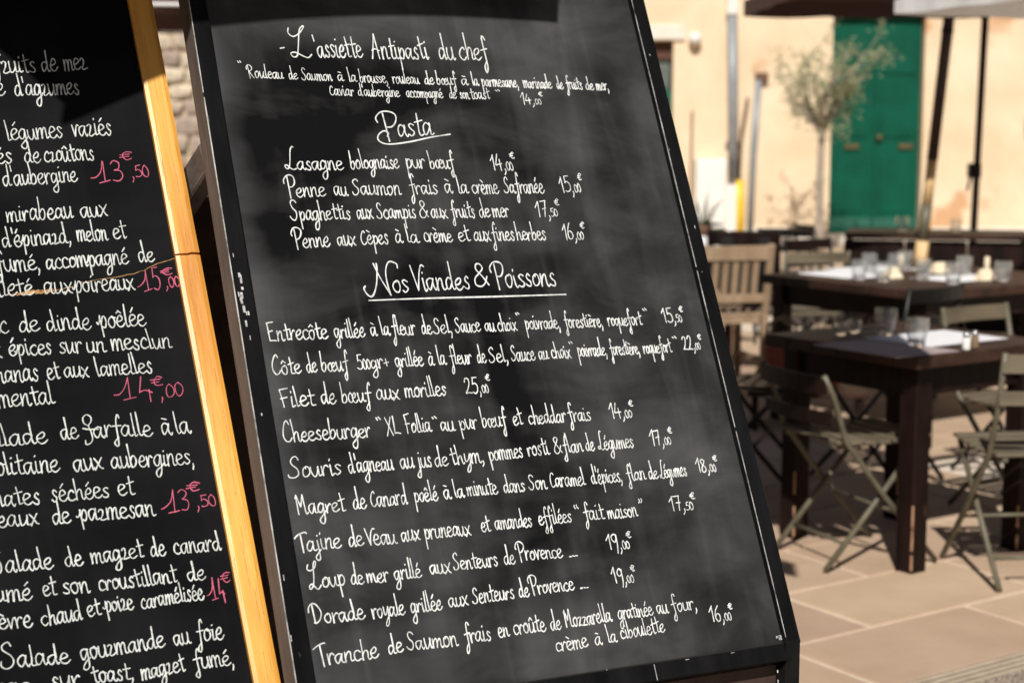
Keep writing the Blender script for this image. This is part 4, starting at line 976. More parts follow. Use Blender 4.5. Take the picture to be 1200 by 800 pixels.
# word, u0, v0, u1, v1, x-height: places of the written words on each board, millimetres from the board's own corner
MENU_LINES = [
    [('-', -742.2, 1020.7, -733.2, 1021.6, 20.8), ("L'", -719.0, 1016.9, -669.7, 1021.8, 20.9), ('assiette', -675.9, 1021.1, -587.5, 1028.3, 21.0), ('Antipasti', -576.3, 1028.6, -458.3, 1038.5, 21.2), ('du', -444.8, 1039.0, -410.4, 1041.5, 21.6), ('chef', -403.4, 1042.2, -339.8, 1047.5, 21.8)],
    [('"', -820.5, 978.8, -811.8, 979.6, 10.8), ('Rouleau', -805.8, 972.1, -740.9, 976.4, 10.8), ('de', -735.0, 976.2, -718.4, 977.6, 10.9), ('Saumon', -711.8, 976.7, -654.2, 980.3, 11.1), ('à', -648.1, 980.1, -637.1, 981.1, 11.2), ('la', -627.8, 981.1, -612.0, 982.5, 11.3), ('brousse,', -607.3, 982.2, -551.1, 985.5, 11.3), ('rouleau', -545.6, 985.2, -490.4, 988.5, 11.5), ('de', -483.7, 989.1, -463.4, 990.9, 11.6), ('bœuf', -460.0, 991.2, -417.5, 993.3, 11.6), ('à', -410.5, 993.9, -396.6, 995.1, 11.8), ('la', -388.1, 995.0, -374.0, 996.2, 11.9), ('parmesane,', -368.9, 995.9, -286.9, 1000.5, 11.9), ('marinade', -281.6, 1000.1, -216.2, 1004.1, 12.2), ('de', -209.6, 1004.6, -194.7, 1005.1, 12.3), ('fruits', -189.0, 1005.5, -150.0, 1008.0, 12.4), ('de', -145.2, 1008.4, -126.0, 1009.2, 12.5), ('mer,', -122.1, 1009.5, -90.9, 1011.3, 12.6)],
    [('Caviar', -666.7, 954.1, -620.0, 956.5, 10.5), ("d'aubergine", -615.3, 956.9, -531.8, 961.4, 10.6), ('accompagné', -523.6, 962.1, -448.5, 966.7, 10.8), ('de', -440.1, 966.6, -424.7, 967.8, 11.0), ('son', -418.7, 968.3, -398.9, 969.1, 11.1), ('toast', -397.2, 969.3, -355.1, 972.7, 11.1), ('"', -345.5, 968.6, -334.8, 969.5, 11.3), ('14,00€', -294.8, 967.0, -241.6, 971.2, 11.3)],
    [('P', -585.9, 882.1, -553.8, 884.2, 21.6), ('asta', -554.5, 888.7, -481.8, 895.9, 21.3)],
    [('Lasagne', -766.6, 818.0, -660.4, 823.8, 14.6), ('bolognaise', -654.0, 825.6, -558.1, 831.5, 14.9), ('pur', -551.6, 831.9, -511.1, 834.1, 15.3), ('bœuf', -506.2, 834.3, -454.8, 837.1, 15.5), ('14,00€', -385.9, 837.0, -329.9, 840.8, 15.8)],
    [('Penne', -773.1, 771.9, -702.2, 776.4, 14.8), ('au', -691.4, 778.3, -665.7, 779.5, 15.1), ('Saumon', -657.1, 780.6, -564.2, 785.4, 15.1), ('frais', -553.7, 786.6, -496.1, 790.0, 15.5), ('à', -486.1, 791.2, -471.2, 791.8, 15.6), ('la', -461.2, 792.3, -439.5, 793.3, 15.6), ('crème', -432.9, 792.8, -376.7, 795.3, 15.7), ('Safranée', -367.9, 796.5, -281.3, 801.1, 15.9), ('15,00€', -252.2, 803.2, -196.9, 806.6, 16.3)],
    [('Spaghettis', -772.6, 732.9, -662.6, 739.6, 14.7), ('aux', -658.1, 739.8, -627.3, 741.6, 14.7), ('Scampis', -621.1, 741.8, -545.6, 745.2, 14.8), ('&', -543.2, 745.3, -524.7, 745.9, 14.9), ('aux', -521.3, 746.8, -488.8, 748.0, 14.9), ('fruits', -483.1, 748.2, -433.3, 749.9, 14.9), ('de', -428.1, 750.9, -405.3, 751.7, 15.0), ('mer', -401.9, 751.8, -366.0, 753.1, 15.1), ('17,50€', -313.5, 755.8, -258.0, 758.5, 15.1)],
    [('Penne', -775.6, 687.2, -710.2, 692.3, 14.8), ('aux', -701.1, 693.2, -666.5, 695.5, 14.9), ('Cèpes', -658.8, 696.5, -606.5, 699.2, 14.8), ('à', -597.0, 700.2, -583.6, 701.3, 14.9), ('la', -576.6, 701.5, -552.0, 702.9, 14.9), ('crème', -543.9, 703.8, -487.3, 706.0, 14.9), ('et', -479.0, 707.0, -454.3, 707.7, 15.0), ('aux', -448.5, 707.8, -413.2, 709.5, 15.0), ('fines', -413.2, 709.5, -363.7, 711.6, 15.1), ('herbes', -363.7, 711.6, -299.0, 714.1, 15.1), ('16,00€', -267.9, 715.0, -214.4, 717.2, 15.1)],
    [('N', -669.8, 615.2, -623.0, 616.3, 20.5), ('os', -618.2, 617.1, -585.8, 618.0, 20.5), ('Viandes', -580.1, 619.5, -467.1, 624.1, 20.6), ('&', -464.7, 627.8, -433.1, 629.6, 20.7), ('Poissons', -426.3, 626.7, -293.9, 631.8, 20.7)],
    [('Entrecôte', -843.5, 538.9, -739.2, 541.9, 14.6), ('grillée', -734.0, 542.5, -678.3, 544.1, 14.5), ('à', -671.3, 546.1, -660.1, 546.0, 14.4), ('la', -653.4, 546.0, -636.8, 546.5, 14.4), ('fleur', -633.8, 546.5, -588.1, 546.9, 14.4), ('de', -580.3, 547.5, -560.8, 548.1, 14.3), ('Sel,', -557.7, 548.1, -521.3, 549.2, 14.2), ('Sauce', -517.2, 549.9, -468.0, 551.0, 14.2), ('au', -462.2, 551.7, -441.0, 551.6, 14.1), ('choix', -437.6, 552.3, -397.7, 552.8, 14.0), ('"', -398.7, 555.7, -388.7, 555.6, 14.0), ('poivrade,', -383.8, 554.9, -308.5, 556.0, 14.0), ('forestière,', -303.9, 556.7, -219.5, 558.5, 13.9), ('roquefort', -213.9, 559.3, -135.5, 561.2, 13.7), ('"', -133.8, 564.3, -122.6, 564.3, 13.7), ('15,50€', -93.2, 565.0, -40.2, 566.4, 13.6)],
    [('Côte', -845.4, 486.7, -795.5, 488.3, 14.4), ('de', -789.8, 488.8, -771.5, 489.1, 14.3), ('bœuf', -765.8, 489.6, -716.9, 491.3, 14.3), ('500gr+', -705.1, 492.4, -644.6, 492.6, 14.2), ('grillée', -638.2, 494.5, -584.9, 495.6, 14.1), ('à', -578.8, 495.5, -568.7, 496.0, 13.9), ('la', -561.6, 496.5, -545.9, 496.9, 14.0), ('fleur', -539.7, 496.8, -496.1, 497.4, 14.0), ('de', -488.8, 498.0, -471.0, 498.4, 13.9), ('Sel,', -465.2, 499.0, -426.7, 499.8, 13.8), ('Sauce', -422.4, 500.4, -373.8, 501.8, 13.8), ('au', -369.4, 502.5, -349.0, 502.9, 13.6), ('choix', -343.8, 503.5, -302.3, 504.3, 13.6), ('"', -305.0, 507.3, -294.7, 507.2, 13.6), ('poivrade,', -290.5, 506.4, -225.0, 506.9, 13.5), ('forestière,', -222.2, 507.6, -155.5, 508.9, 13.4), ('roquefort', -151.6, 509.6, -84.9, 510.9, 13.3), ('"', -84.2, 513.3, -72.9, 513.1, 13.2), ('22,00€', -62.9, 514.5, -14.4, 515.5, 13.2)],
    [('Filet', -841.6, 437.0, -781.4, 438.2, 14.6), ('de', -774.9, 439.3, -748.7, 439.8, 14.6), ('bœuf', -741.5, 440.2, -687.8, 441.9, 14.5), ('aux', -681.0, 443.0, -638.7, 443.7, 14.4), ('morilles', -631.6, 445.6, -552.1, 446.7, 14.3), ('25,00€', -521.9, 448.6, -469.3, 449.2, 14.2)],
    [('Cheeseburger', -845.7, 384.9, -691.4, 385.8, 14.6), ('"', -690.6, 386.4, -680.5, 385.9, 14.5), ('XL', -675.8, 387.7, -644.8, 387.7, 14.5), ('Follia', -642.2, 389.6, -593.4, 389.6, 14.5), ('"', -594.1, 386.2, -583.5, 385.8, 14.4), ('au', -579.6, 389.7, -552.7, 389.9, 14.4), ('pur', -545.5, 391.0, -508.7, 390.9, 14.4), ('bœuf', -503.7, 392.1, -454.8, 392.9, 14.3), ('et', -444.9, 393.9, -425.2, 394.5, 14.3), ('cheddar', -415.3, 394.8, -336.6, 395.3, 14.3), ('frais', -336.4, 396.0, -288.5, 395.6, 14.2), ('14,00€', -252.0, 397.9, -195.9, 398.0, 14.1)],
    [('Souris', -845.6, 330.7, -755.3, 331.9, 14.5), ("d'agneau", -749.5, 332.9, -668.9, 334.2, 14.4), ('au', -661.5, 334.5, -636.4, 334.4, 14.3), ('jus', -631.9, 334.9, -604.9, 334.7, 14.3), ('de', -601.8, 335.2, -576.0, 335.2, 14.3), ('thym,', -572.7, 336.4, -507.5, 337.0, 14.2), ('pommes', -502.5, 338.1, -434.5, 341.5, 14.2), ('rosti', -429.4, 342.6, -384.6, 343.9, 14.2), ('&', -378.1, 343.5, -361.2, 344.1, 14.2), ('flan', -360.4, 344.1, -318.1, 344.1, 14.2), ('de', -314.5, 344.7, -296.3, 345.2, 14.1), ('Légumes', -288.5, 345.6, -211.6, 347.0, 14.1), ('17,00€', -180.6, 348.4, -126.7, 348.1, 14.1)],
    [('Magret', -844.2, 276.5, -760.0, 276.9, 14.3), ('de', -752.2, 277.7, -729.4, 278.7, 14.1), ('Canard', -722.1, 280.1, -656.4, 280.2, 14.1), ('poêlé', -648.7, 281.6, -604.7, 282.7, 14.1), ('à', -596.2, 283.4, -584.2, 283.3, 14.0), ('la', -577.9, 284.2, -558.8, 284.3, 14.0), ('minute', -554.7, 285.4, -495.7, 285.0, 13.9), ('dans', -487.6, 285.8, -445.1, 286.6, 13.9), ('Son', -439.1, 288.3, -404.1, 288.2, 13.8), ('Caramel', -398.1, 289.2, -326.1, 289.7, 13.8), ("d'épices,", -317.5, 289.9, -251.6, 290.9, 13.7), ('flan', -245.3, 291.3, -203.7, 291.0, 13.6), ('de', -200.0, 291.5, -178.6, 291.0, 13.5), ('Légumes', -175.7, 291.5, -115.0, 292.4, 13.5), ('18,00€', -96.1, 296.6, -43.2, 296.6, 13.4)],
    [('Tajine', -850.2, 223.0, -776.8, 224.4, 14.0), ('de', -770.0, 223.8, -743.6, 223.6, 14.0), ('Veau', -739.3, 223.8, -687.6, 222.9, 14.0), ('aux', -682.1, 225.0, -648.6, 225.5, 13.9), ('pruneaux', -642.7, 225.7, -556.4, 226.2, 13.9), ('et', -542.1, 228.4, -524.2, 229.0, 13.9), ('amandes', -516.2, 229.7, -443.3, 230.3, 13.9), ('effilées', -435.1, 231.1, -367.7, 231.6, 13.8), ('“', -364.8, 230.0, -353.4, 229.1, 13.8), ('fait', -347.6, 232.2, -304.7, 231.2, 13.8), ('maison', -300.3, 231.6, -236.2, 231.2, 13.7), ('”', -234.3, 231.8, -223.9, 231.0, 13.7), ('17,50€', -171.7, 235.3, -109.9, 233.9, 13.7)],
    [('Loup', -839.6, 169.9, -780.8, 169.9, 13.9), ('de', -776.2, 168.8, -754.1, 168.6, 13.7), ('mer', -750.5, 169.5, -711.4, 168.3, 13.7), ('grillé', -705.4, 169.7, -656.5, 169.6, 13.6), ('aux', -644.3, 172.3, -606.0, 172.1, 13.6), ('Senteurs', -601.7, 174.3, -518.7, 174.8, 13.5), ('de', -512.4, 175.5, -491.4, 175.0, 13.4), ('Provence', -485.7, 179.2, -398.0, 177.0, 13.4), ('...', -391.7, 175.8, -373.5, 176.3, 13.2), ('19,00€', -315.1, 181.7, -259.6, 180.6, 13.2)],
    [('Dorade', -846.5, 119.7, -758.3, 118.2, 13.6), ('royale', -751.4, 118.1, -693.8, 117.7, 13.5), ('grillée', -687.9, 118.9, -631.5, 118.8, 13.4), ('aux', -622.9, 121.1, -587.2, 121.3, 13.3), ('Senteurs', -580.3, 121.9, -501.4, 122.5, 13.2), ('de', -497.3, 123.4, -477.7, 123.4, 13.1), ('Provence', -474.7, 125.8, -389.0, 124.8, 13.1), ('...', -383.2, 124.9, -365.0, 125.2, 13.0), ('19,00€', -317.6, 127.5, -266.9, 125.5, 12.9)],
    [('Tranche', -847.1, 61.3, -745.6, 62.4, 13.9), ('de', -736.1, 64.9, -710.1, 65.5, 13.9), ('Saumon', -703.4, 67.2, -613.9, 63.8, 13.9), ('frais', -607.5, 66.2, -557.5, 65.6, 13.7), ('en', -547.9, 67.7, -527.3, 68.0, 13.7), ('croûte', -520.2, 68.5, -457.7, 68.8, 13.7), ('de', -452.3, 68.2, -431.7, 67.9, 13.5), ('Mozzarella', -424.9, 69.1, -329.6, 69.6, 13.6), ('gratinée', -322.7, 70.2, -248.1, 71.2, 13.4), ('au', -244.5, 71.5, -220.2, 71.0, 13.4), ('four,', -214.0, 71.1, -157.9, 70.9, 13.3), ('16,00€', -140.2, 48.0, -84.8, 45.6, 13.1)],
    [('crème', -451.0, 34.7, -386.4, 35.8, 13.3), ('à', -376.4, 36.6, -363.1, 37.1, 13.1), ('la', -351.4, 37.7, -333.1, 37.7, 13.1), ('ciboulette', -325.7, 40.2, -230.9, 42.6, 12.9)],
]
MENU_STROKES = [[(-575.4, 887.3), (-572.6, 893.6), (-579.8, 896.9), (-590.6, 890.1), (-594.0, 880.8), (-585.8, 874.5), (-568.5, 874.1), (-532.0, 881.0), (-492.6, 891.3), (-453.8, 899.3)], [(-663.9, 603.3), (-560.0, 607.4), (-430.7, 611.1), (-288.3, 615.8)]]
SALAD_LINES = [
    [('fruits', -215.0, 461.4, -150.3, 458.8, 20.1), ('de', -146.4, 459.3, -121.1, 458.9, 20.3), ('mer', -113.6, 458.3, -76.6, 457.1, 20.4)],
    [('zeste', -264.0, 424.9, -200.4, 422.7, 19.1), ("d'agrumes", -190.8, 420.5, -89.1, 416.9, 19.3)],
    [('légumes', -213.0, 348.2, -125.1, 346.1, 18.9), ('variés', -117.4, 346.9, -54.2, 344.2, 19.1)],
    [('assaisonnés', -335.1, 316.2, -201.0, 310.5, 17.7), ('de', -192.4, 310.4, -167.3, 308.7, 18.1), ('croûtons', -164.3, 308.4, -85.7, 305.4, 18.2)],
    [("d'aubergine", -227.9, 274.7, -113.4, 272.5, 17.8)],
    [('crêpe', -311.6, 219.7, -241.7, 217.6, 18.0), ('mirabeau', -230.8, 217.8, -129.8, 213.3, 18.1), ('aux', -124.8, 213.5, -82.6, 211.8, 17.9)],
    [("d'épinard,", -242.2, 178.3, -136.9, 174.7, 18.0), ('melon', -135.4, 175.9, -88.5, 173.5, 17.9), ('et', -83.5, 173.6, -62.3, 172.7, 17.9)],
    [('fumé,', -255.6, 140.8, -188.9, 137.0, 17.8), ('accompagné', -185.9, 136.7, -59.9, 132.3, 17.7), ('de', -52.3, 132.8, -27.1, 131.9, 17.7)],
    [('feuilleté', -304.8, 106.8, -201.6, 98.9, 17.6), ('aux', -194.4, 98.6, -151.1, 96.1, 17.9), ('poireaux', -151.1, 96.1, -59.1, 91.0, 17.9)],
    [('blanc', -311.8, 52.1, -247.1, 46.3, 18.0), ('de', -237.1, 45.7, -205.9, 43.6, 17.9), ('dinde', -198.9, 42.0, -131.9, 37.3, 17.9), ('poêlée', -124.6, 37.1, -53.7, 32.0, 17.9)],
    [('aux', -306.4, 13.3, -262.5, 11.2, 17.1), ('épices', -255.4, 11.5, -192.1, 6.3, 17.3), ('sur', -186.3, 5.5, -151.7, 2.8, 17.4), ('un', -148.1, 3.0, -119.3, 0.5, 17.5), ('mesclun', -113.1, 1.0, -21.3, -6.6, 17.5)],
    [('bananas', -302.1, -24.6, -214.1, -30.5, 17.7), ('et', -208.2, -30.6, -189.4, -32.0, 17.3), ('aux', -184.5, -31.3, -147.7, -34.5, 17.2), ('lamelles', -140.5, -34.8, -54.5, -40.8, 17.1)],
    [('ornemental', -329.6, -60.0, -195.7, -67.3, 18.0)],
    [('Salade', -319.7, -115.4, -214.8, -125.1, 18.4), ('de', -202.6, -121.9, -177.5, -124.4, 18.2), ('Farfalle', -173.2, -123.2, -70.2, -135.5, 18.2), ('à', -62.9, -136.0, -48.4, -137.5, 17.9), ('la', -43.5, -137.6, -19.8, -139.9, 17.9)],
    [('napolitaine', -338.7, -157.0, -202.2, -167.4, 17.5), ('aux', -192.1, -170.3, -148.7, -173.3, 17.6), ('aubergines,', -140.6, -174.6, -16.1, -186.5, 17.6)],
    [('tomates', -333.1, -200.7, -237.5, -209.7, 16.7), ('séchées', -228.7, -209.3, -144.5, -215.0, 16.7), ('et', -137.5, -215.5, -113.3, -217.5, 16.7)],
    [('copeaux', -343.3, -228.1, -242.8, -239.0, 16.6), ('de', -231.5, -240.3, -205.2, -242.9, 16.8), ('parmesan', -195.3, -242.7, -84.8, -252.4, 16.9)],
    [('Salade', -318.8, -296.0, -233.6, -302.1, 16.3), ('de', -223.4, -303.3, -198.4, -305.9, 16.2), ('magret', -188.4, -304.6, -112.0, -308.8, 16.2), ('de', -107.2, -308.4, -85.4, -310.3, 16.0), ('canard', -75.2, -310.2, -3.9, -316.4, 15.9)],
    [('fumé', -332.7, -333.8, -268.8, -340.8, 15.6), ('et', -258.3, -338.5, -239.2, -340.2, 15.6), ('son', -232.3, -339.7, -193.9, -344.2, 15.6), ('croustillant', -184.6, -344.1, -70.2, -351.3, 15.6), ('de', -63.0, -351.3, -35.7, -354.4, 15.6)],
    [('chèvre', -346.1, -368.8, -273.3, -376.7, 15.4), ('chaud', -266.2, -378.0, -207.9, -379.4, 15.2), ('et', -204.5, -376.4, -185.1, -377.7, 15.1), ('poire', -180.1, -375.0, -139.8, -377.6, 15.1), ('caramélisée', -131.8, -379.1, -39.2, -380.9, 15.0)],
    [('Salade', -321.8, -425.7, -231.5, -434.6, 15.8), ('gourmande', -222.3, -433.4, -100.8, -437.3, 16.0), ('au', -96.1, -437.0, -72.0, -438.6, 16.3), ('foie', -65.0, -439.3, -24.4, -440.4, 16.4)],
    [('gras', -353.2, -456.2, -288.4, -463.4, 14.5), ('sur', -266.1, -463.3, -223.8, -465.9, 14.8), ('toast,', -211.5, -467.1, -152.8, -472.9, 15.0), ('magret', -147.4, -475.1, -83.0, -474.8, 15.2), ('fumé,', -74.6, -474.0, -14.7, -479.7, 15.5)],
]
SALAD_PRICES = [
    [('13', -96.5, 268.1, -49.9, 266.3, 18.8), (',50', -41.5, 270.5, -12.0, 270.5, 13.4), ('€', -52.0, 300.8, -34.0, 301.3, 12.7)],
    [('15', -57.2, 87.4, -23.4, 86.0, 18.1), (',00', -20.4, 88.4, 3.6, 87.6, 11.4), ('€', -23.5, 108.0, -5.7, 108.0, 10.8)],
    [('14', -116.3, -73.5, -61.9, -78.1, 17.2), (',00', -57.3, -80.0, -19.1, -81.6, 13.5), ('€', -65.2, -60.5, -48.0, -61.6, 12.9)],
    [('13', -78.2, -249.1, -38.5, -251.9, 17.2), (',50', -33.2, -249.6, -1.6, -251.6, 12.3), ('€', -41.2, -224.8, -21.8, -226.0, 12.4)],
    [('14', -37.2, -383.1, -13.3, -385.6, 16.7), ('€', -16.7, -363.4, -3.2, -363.3, 13.3)],
]
CRACK = [[(-246.4, 103.7), (-223.5, 104.9), (-184.1, 102.8), (-153.3, 105.8)], [(-140.3, 111.0), (-109.2, 112.7), (-71.5, 115.1), (-52.1, 118.3), (-25.3, 127.6), (2.4, 133.4)]]
# ------------------------------------------------------------------ the two boards
def board_frame(s, up, n, P, base_drop):
    Rm = Matrix((Vector(s), Vector(up), Vector(n))).transposed()
    base = Vector((P[0], P[1], 0))
    return Rm, Vector(P), base
def board_empty(name, Rm, P, label):
    o = bpy.data.objects.new(name, None); COL.objects.link(o); o.empty_display_size = .1
    o.location = (P.x, P.y, 0); tag(o, label, 'menu board', 'menu boards')
    return o
def local_matrix(Rm, P): return Matrix.Translation((0, 0, P.z)) @ Rm.to_4x4()

# menu board ---------------------------------------------------------------
RA = Matrix((Vector((0.83146366, 0.55213445, -0.06177162)), Vector((-0.19411846, 0.39288756, 0.8988645)), Vector((0.52056336, -0.73538216, 0.43385121)))).transposed()
PA = Vector((0.44905263, 2.61360444, 0.65865419))
menu = board_empty('menu_board', RA, PA, 'large black A-frame menu board lettered in white, headed Pasta and Nos Viandes & Poissons')
LA = local_matrix(RA, PA)
def put(o): o.matrix_local = LA; return o
def part(mb, name, mt, parent=menu, **k): return put(mb.build(name, mt, parent, **k))
TOPV = 1.34
m = MB(); m.box((-0.4305, TOPV / 2 - .002, -0.0035), (0.865, TOPV + .004, 0.007)); part(m, 'chalk_panel', 'slate')
# stiles: black front, bare wood on the outer side
def stile(u0, u1, v0, v1, w0, w1, outer):
    m = MB(); b = .0012
    pts = [(u0 + b, w1), (u1 - b, w1), (u1, w1 - b), (u1, w0), (u0, w0), (u0, w1 - b)]
    K = 14; vs = []
    for k in range(K + 1):
        v = v0 + (v1 - v0) * k / K
        for (u, w) in pts: vs.append((u + random.uniform(-.0003, .0003), v, w))
    for k in range(K):
        for i in range(6):
            j = (i + 1) % 6; m.cur = 1 if ((i == 4 and outer == 'left') or (i == 2 and outer == 'right')) else 0
            m.add([], []) ; m.f.append((k * 6 + i, k * 6 + j, (k + 1) * 6 + j, (k + 1) * 6 + i)); m.m.append(m.cur)
    m.v = vs; m.f = [tuple(reversed(f)) for f in m.f]
    m.f += [(0, 1, 2, 3, 4, 5), tuple(K * 6 + i for i in reversed(range(6)))]; m.m += [0, 0]
    return m
part(stile(-.8905, -.8612, -.80, TOPV + .03, -.026, .010, 'left'), 'stile', ['black_wood', 'bare_wood'])
part(stile(.0015, .0335, -.0065, TOPV + .03, -.026, .010, 'none'), 'stile', ['black_wood', 'bare_wood'])
m = MB(); m.bbox((-.4300, TOPV + .016, -.008), (.859, .028, .034), .0015); part(m, 'top_rail', 'black_wood')
m = MB(); m.bbox((-.4305, -.0180, -.010), (.8600, .0275, .030), .0015); part(m, 'bottom_rail', 'black_wood')
m = MB(); m.box((-.4305, -.0035, -.0120), (.8600, .0030, .030)); part(m, 'rail_shadow_line', 'dark_gap')  # dark strip painting the thin shadow line between panel and rail
# worn edges that show pale wood through the black paint: raised arrises
def worn(u, w, v0, v1, wd=.0013):
    m = MB(); v = v0
    while v < v1:
        l = random.uniform(.05, .22); e = min(v + l, v1); ww = wd * random.uniform(.75, 1.15)
        m.box((u, (v + e) / 2, w), (ww, e - v, ww)); v = e + random.choice((0, 0, 0, .003, .008))
    return m
part(worn(-.8900, .0098, -.45, TOPV), 'worn_edge', 'worn_edge')
part(worn(.0022, .0100, .005, TOPV, .0011), 'worn_edge', 'worn_edge')
m = MB(); m.box((.0335, .55, .009), (.0010, 1.1, .0010)); 
m = MB()
random.seed(21)
for k in range(14):
    u = random.gauss(-.8800, .0035); v = random.gauss(.600, .022)
    if -.889 < u < -.864: m.bbox((u, v, .0101), (random.uniform(.0015, .004), random.uniform(.003, .012), .0006), .0002)
for k in range(5):
    m.bbox((random.uniform(-.888, -.866), random.uniform(0, 1.1), .0101), (random.uniform(.0006, .0018), random.uniform(.001, .009), .0005), .0002)
for k in range(4):
    m.bbox((random.uniform(.004, .030), random.uniform(0, 1.1), .0101), (random.uniform(.0005, .0015), random.uniform(.001, .006), .0005), .0002)
for k in range(10):
    m.bbox((-.0035 + random.gauss(0, .004), .0075 + random.gauss(0, .0025), .0004), (random.uniform(.001, .004), random.uniform(.001, .004), .0006), .0002)
for k in range(5):
    m.bbox((random.uniform(-.6, -.03), random.gauss(-.0065, .0015), .0052), (random.uniform(.001, .012), random.uniform(.0005, .0012), .0005), .0002)
m.bbox((-.2770, -.0185, .0053), (.0016, .025, .0006), .0002)
part(m, 'chipped_paint', 'chip')
# straight lower legs, standing plumb under the frame
def world_post(name, u0, u1, v, parent=menu, mt='black_wood', w=.034):
    top = LA @ Vector(((u0 + u1) / 2, v, -.008)); top.z += .012
    m = MB(); M3 = Matrix.Rotation(math.atan2(RA[1][0], RA[0][0]), 3, 'Z')
    m.bbox((top.x, top.y, top.z / 2), (abs(u1 - u0), w, top.z), .002, M3); return m.build(name, mt, parent)
world_post('leg', .0005, .0325, -.006)
# brown panel added to stand for the shaded floor under the bottom rail
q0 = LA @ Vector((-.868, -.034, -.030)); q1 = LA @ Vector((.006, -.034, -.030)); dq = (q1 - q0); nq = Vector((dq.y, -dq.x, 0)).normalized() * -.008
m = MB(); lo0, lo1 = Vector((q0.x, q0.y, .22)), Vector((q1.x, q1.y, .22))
m.add([q0, q1, lo1, lo0, q0 + nq, q1 + nq, lo1 + nq, lo0 + nq], [(3, 2, 1, 0), (4, 5, 6, 7), (0, 1, 5, 4), (1, 2, 6, 5), (2, 3, 7, 6), (3, 0, 4, 7)]); m.build('floor_shade_panel', 'rear_board', menu)
m = MB(); tp = LA @ Vector((-.017, -.06, -.008))
random.seed(4)
for k in range(3):
    p = LA @ Vector((-.0025, -.012, -.008)); m.bbox((p.x - .004 + random.uniform(-.003, .003), p.y - .022, p.z - .03 - .017 * k), (.0018, .004, random.uniform(.004, .012)), .001)
m.build('chipped_paint', 'chip', menu)
# rear frame of the A: hinge low on the stile, black back panel between two legs
back = Vector((-.5777, .8162, 0))
for u in (-.876, .018):
    h0 = LA @ Vector((u, .845, -.024)); f0 = Vector((h0.x, h0.y, 0)) + back * 0.98
    m = MB(); m.bar(h0 + Vector((0, 0, .0)), h0 + back * .13 + Vector((0, 0, -.085)), .030, .050, (0, 0, 1), .003); m.build('brace', 'bare_wood', menu)
    m = MB(); m.bar(h0 + back * .12 + Vector((0, 0, -.06)), f0, .030, .045, (0, 0, 1), .003); m.build('rear_leg', 'black_wood', menu)
    m = MB(); q = h0 + back * .13 + Vector((0, 0, -.065)); m.tube([q - Vector((.02, .012, 0)), q + Vector((.02, .012, 0))], .016, 10); m.build('hinge', 'steel', menu)
ha = LA @ Vector((-.862, .845, -.024)); hb = LA @ Vector((.004, .845, -.024))
fa = Vector((ha.x, ha.y, 0)) + back * .98; fb = Vector((hb.x, hb.y, 0)) + back * .98
sa = ha + back * .12 + Vector((0, 0, -.06)); sb = hb + back * .12 + Vector((0, 0, -.06))
m = MB(); nn_ = (sb - sa).cross(fa - sa).normalized() * .005
P4 = [sa, sb, sb.lerp(fb, .96), sa.lerp(fa, .96)]
m.add([p + nn_ for p in P4] + [p - nn_ for p in P4], [(0, 1, 2, 3), (7, 6, 5, 4), (0, 4, 5, 1), (1, 5, 6, 2), (2, 6, 7, 3), (3, 7, 4, 0)]); m.build('rear_panel', 'rear_board', menu)

# writing on the menu board, one object for each written line
INKW = 2.75
for line in MENU_LINES:
    mb = MB(); pr = MB()
    for w in line:
        word = w[0]; sub = {}
        if word in ("L'",) or word == 'Loup': sub = {'L': 'K'}
        if word in ('XL',): sub = {'L': 'J'}
        hgt = w[5]
        wd = 1.55 if hgt < 11.6 else (1.95 if hgt < 19 else 2.35)
        write_word(pr if word[-1] == '€' else mb, w, 1, wd, sub)
    part(mb, 'writing_line', 'white_ink')
    if pr.v: part(pr, 'price', 'white_ink')
for st_ in MENU_STROKES:
    mb = MB(); ribbon(mb, spline([tuple(p) for p in st_]), 2.5, .00015); part(mb, 'underline', 'white_ink')

# salad board ---------------------------------------------------------------
RB = Matrix((Vector((0.92909728, 0.36162592, 0.07749148)), Vector((-0.22628392, 0.39011737, 0.89252676)), Vector((0.29253004, -0.84677927, 0.44428712)))).transposed()
PB = Vector((-0.47747368, 2.38013331, 1.19183537))
salad = board_empty('menu_board', RB, PB, 'salad board in a yellow pine frame with white writing and pink prices')
LB = local_matrix(RB, PB)
def partb(mb, name, mt, parent=salad, **k):
    o = mb.build(name, mt, parent, **k); o.matrix_local = LB; return o
m = MB(); m.box((-.40, -.11, -.004), (.80, 1.64, .008)); partb(m, 'chalk_panel', 'slate_left')
CV = .1335
def stile_b(v0, v1, e0, e1, u0=.0005, u1=.0368):
    """one length of the frame; e0/e1 = jagged ends of the crack"""
    m = MB(); K = 20; U = 6; vs = []
    for k in range(K + 1):
        for i in range(U + 1):
            u = u0 + (u1 - u0) * i / U; a = v0 + e0[i % len(e0)]; b = v1 + e1[i % len(e1)]
            v = a + (b - a) * k / K
            w = .013 - (.0015 if i in (0, U) else 0)
            vs.append((u + .0002 * math.sin(v * 60 + i), v, w))
    n_ = len(vs); vs += [(x, y, -.020) for x, y, z in vs]
    f = []
    for k in range(K):
        for i in range(U):
            a = k * (U + 1) + i; f.append((a, a + 1, a + U + 2, a + U + 1))
        for i in (0, U):
            a = k * (U + 1) + i; q = (a, a + U + 1, n_ + a + U + 1, n_ + a); f.append(q if i == 0 else q[::-1])
    for i in range(U):
        f.append((i, n_ + i, n_ + i + 1, i + 1)); a = K * (U + 1) + i; f.append((a, a + 1, n_ + a + 1, n_ + a))
    m.add(vs, f); return m
jag = [0, -.0004, .0003, -.0002, .0006, .0002, -.0003]
crk = [.0006, .0002, -.0002, -.0006, .0004, -.0004, -.0010]
partb(stile_b(CV + .0012, .80, [c + .0004 for c in crk], [0] * 7), 'stile', 'yellow_wood')
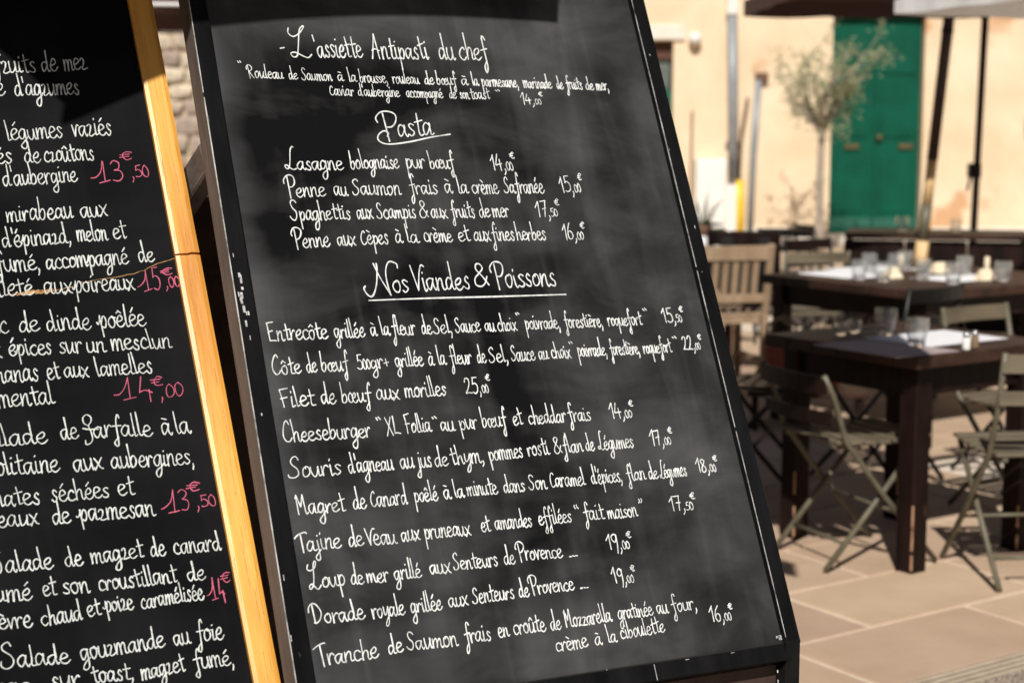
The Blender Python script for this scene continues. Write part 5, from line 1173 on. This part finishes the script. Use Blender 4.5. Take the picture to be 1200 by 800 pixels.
partb(stile_b(-1.29, CV - .0012, [0] * 7, [c - .0002 * i for i, c in enumerate(crk)]), 'stile', 'yellow_wood')
m = MB(); m.box((.0186, CV, -.006), (.030, .006, .020)); partb(m, 'crack', 'dark_gap')
m = MB(); m.bbox((-.818, -.245, -.004), (.036, 2.09, .033), .001); partb(m, 'stile', 'yellow_wood')
for v in (.7185, -.938): m = MB(); m.bbox((-.400, v + (.0 if v > 0 else 0), -.004), (.798, .030, .031), .001); partb(m, 'rail', 'yellow_wood')
# fine drying cracks and knots along the yellow post
dm = MB()
random.seed(14)
for k in range(60):
    u = random.uniform(.004, .033); v = random.uniform(-.9, .75); l = random.uniform(.01, .07)
    if abs(v - CV) < .01: continue
    ribbon(dm, [(u * 1000 + random.uniform(-.4, .4), (v + l * t / 4) * 1000) for t in range(5)], random.uniform(.35, .8), .01295)
tag(partb(dm, 'drying_cracks', 'scrape'), kind='stuff')
# crack running on across the panel, with a patch scraped to bare wood
cm = MB()
for st_ in CRACK:
    pts = [tuple(p) for p in st_]; sp = spline(pts, 5); sp = [(x + INK.uniform(-.8, .8), y + INK.uniform(-.7, .7)) for x, y in sp]
    ribbon(cm, sp, 1.1, .0001)
partb(cm, 'crack', 'scrape')
cm = MB()
c0x, c0y = CRACK[0][1]; c1x, c1y = CRACK[0][2]
for k in range(7):
    t = k / 6; x = c0x + (c1x - c0x) * t; y = c0y + (c1y - c0y) * t
    ribbon(cm, [(x - 9, y - 2.4 + INK.uniform(-1, 1)), (x, y + INK.uniform(-1, 1)), (x + 9, y + 1.4 + INK.uniform(-1, 1))], 2.0, .0001 + .00001 * k)
partb(cm, 'scrape', 'scrape')
h0 = LB @ Vector((-.818, .60, -.03)); h1 = LB @ Vector((.0186, .60, -.03))
for h in (h0, h1):
    m = MB(); ft = Vector((h.x - .36, h.y + .95, 0)); m.bar(h, ft, .034, .034, (0, 0, 1), .002); m.build('rear_leg', 'yellow_wood', salad)
for line in SALAD_LINES:
    mb = MB()
    for w in line:
        sub = {}
        if w[0] == 'Salade': sub = {'S': 'G'}
        if w[0] == 'Farfalle': sub = {'F': 'W'}
        write_word(mb, w, 2, 1.85, sub)
    partb(mb, 'writing_line', 'white_ink_left')
for row in SALAD_PRICES:
    mb = MB()
    for w in row: write_word(mb, w, 3, 1.55)
    tag(partb(mb, 'price', 'pink_ink'), 'price written in pink')
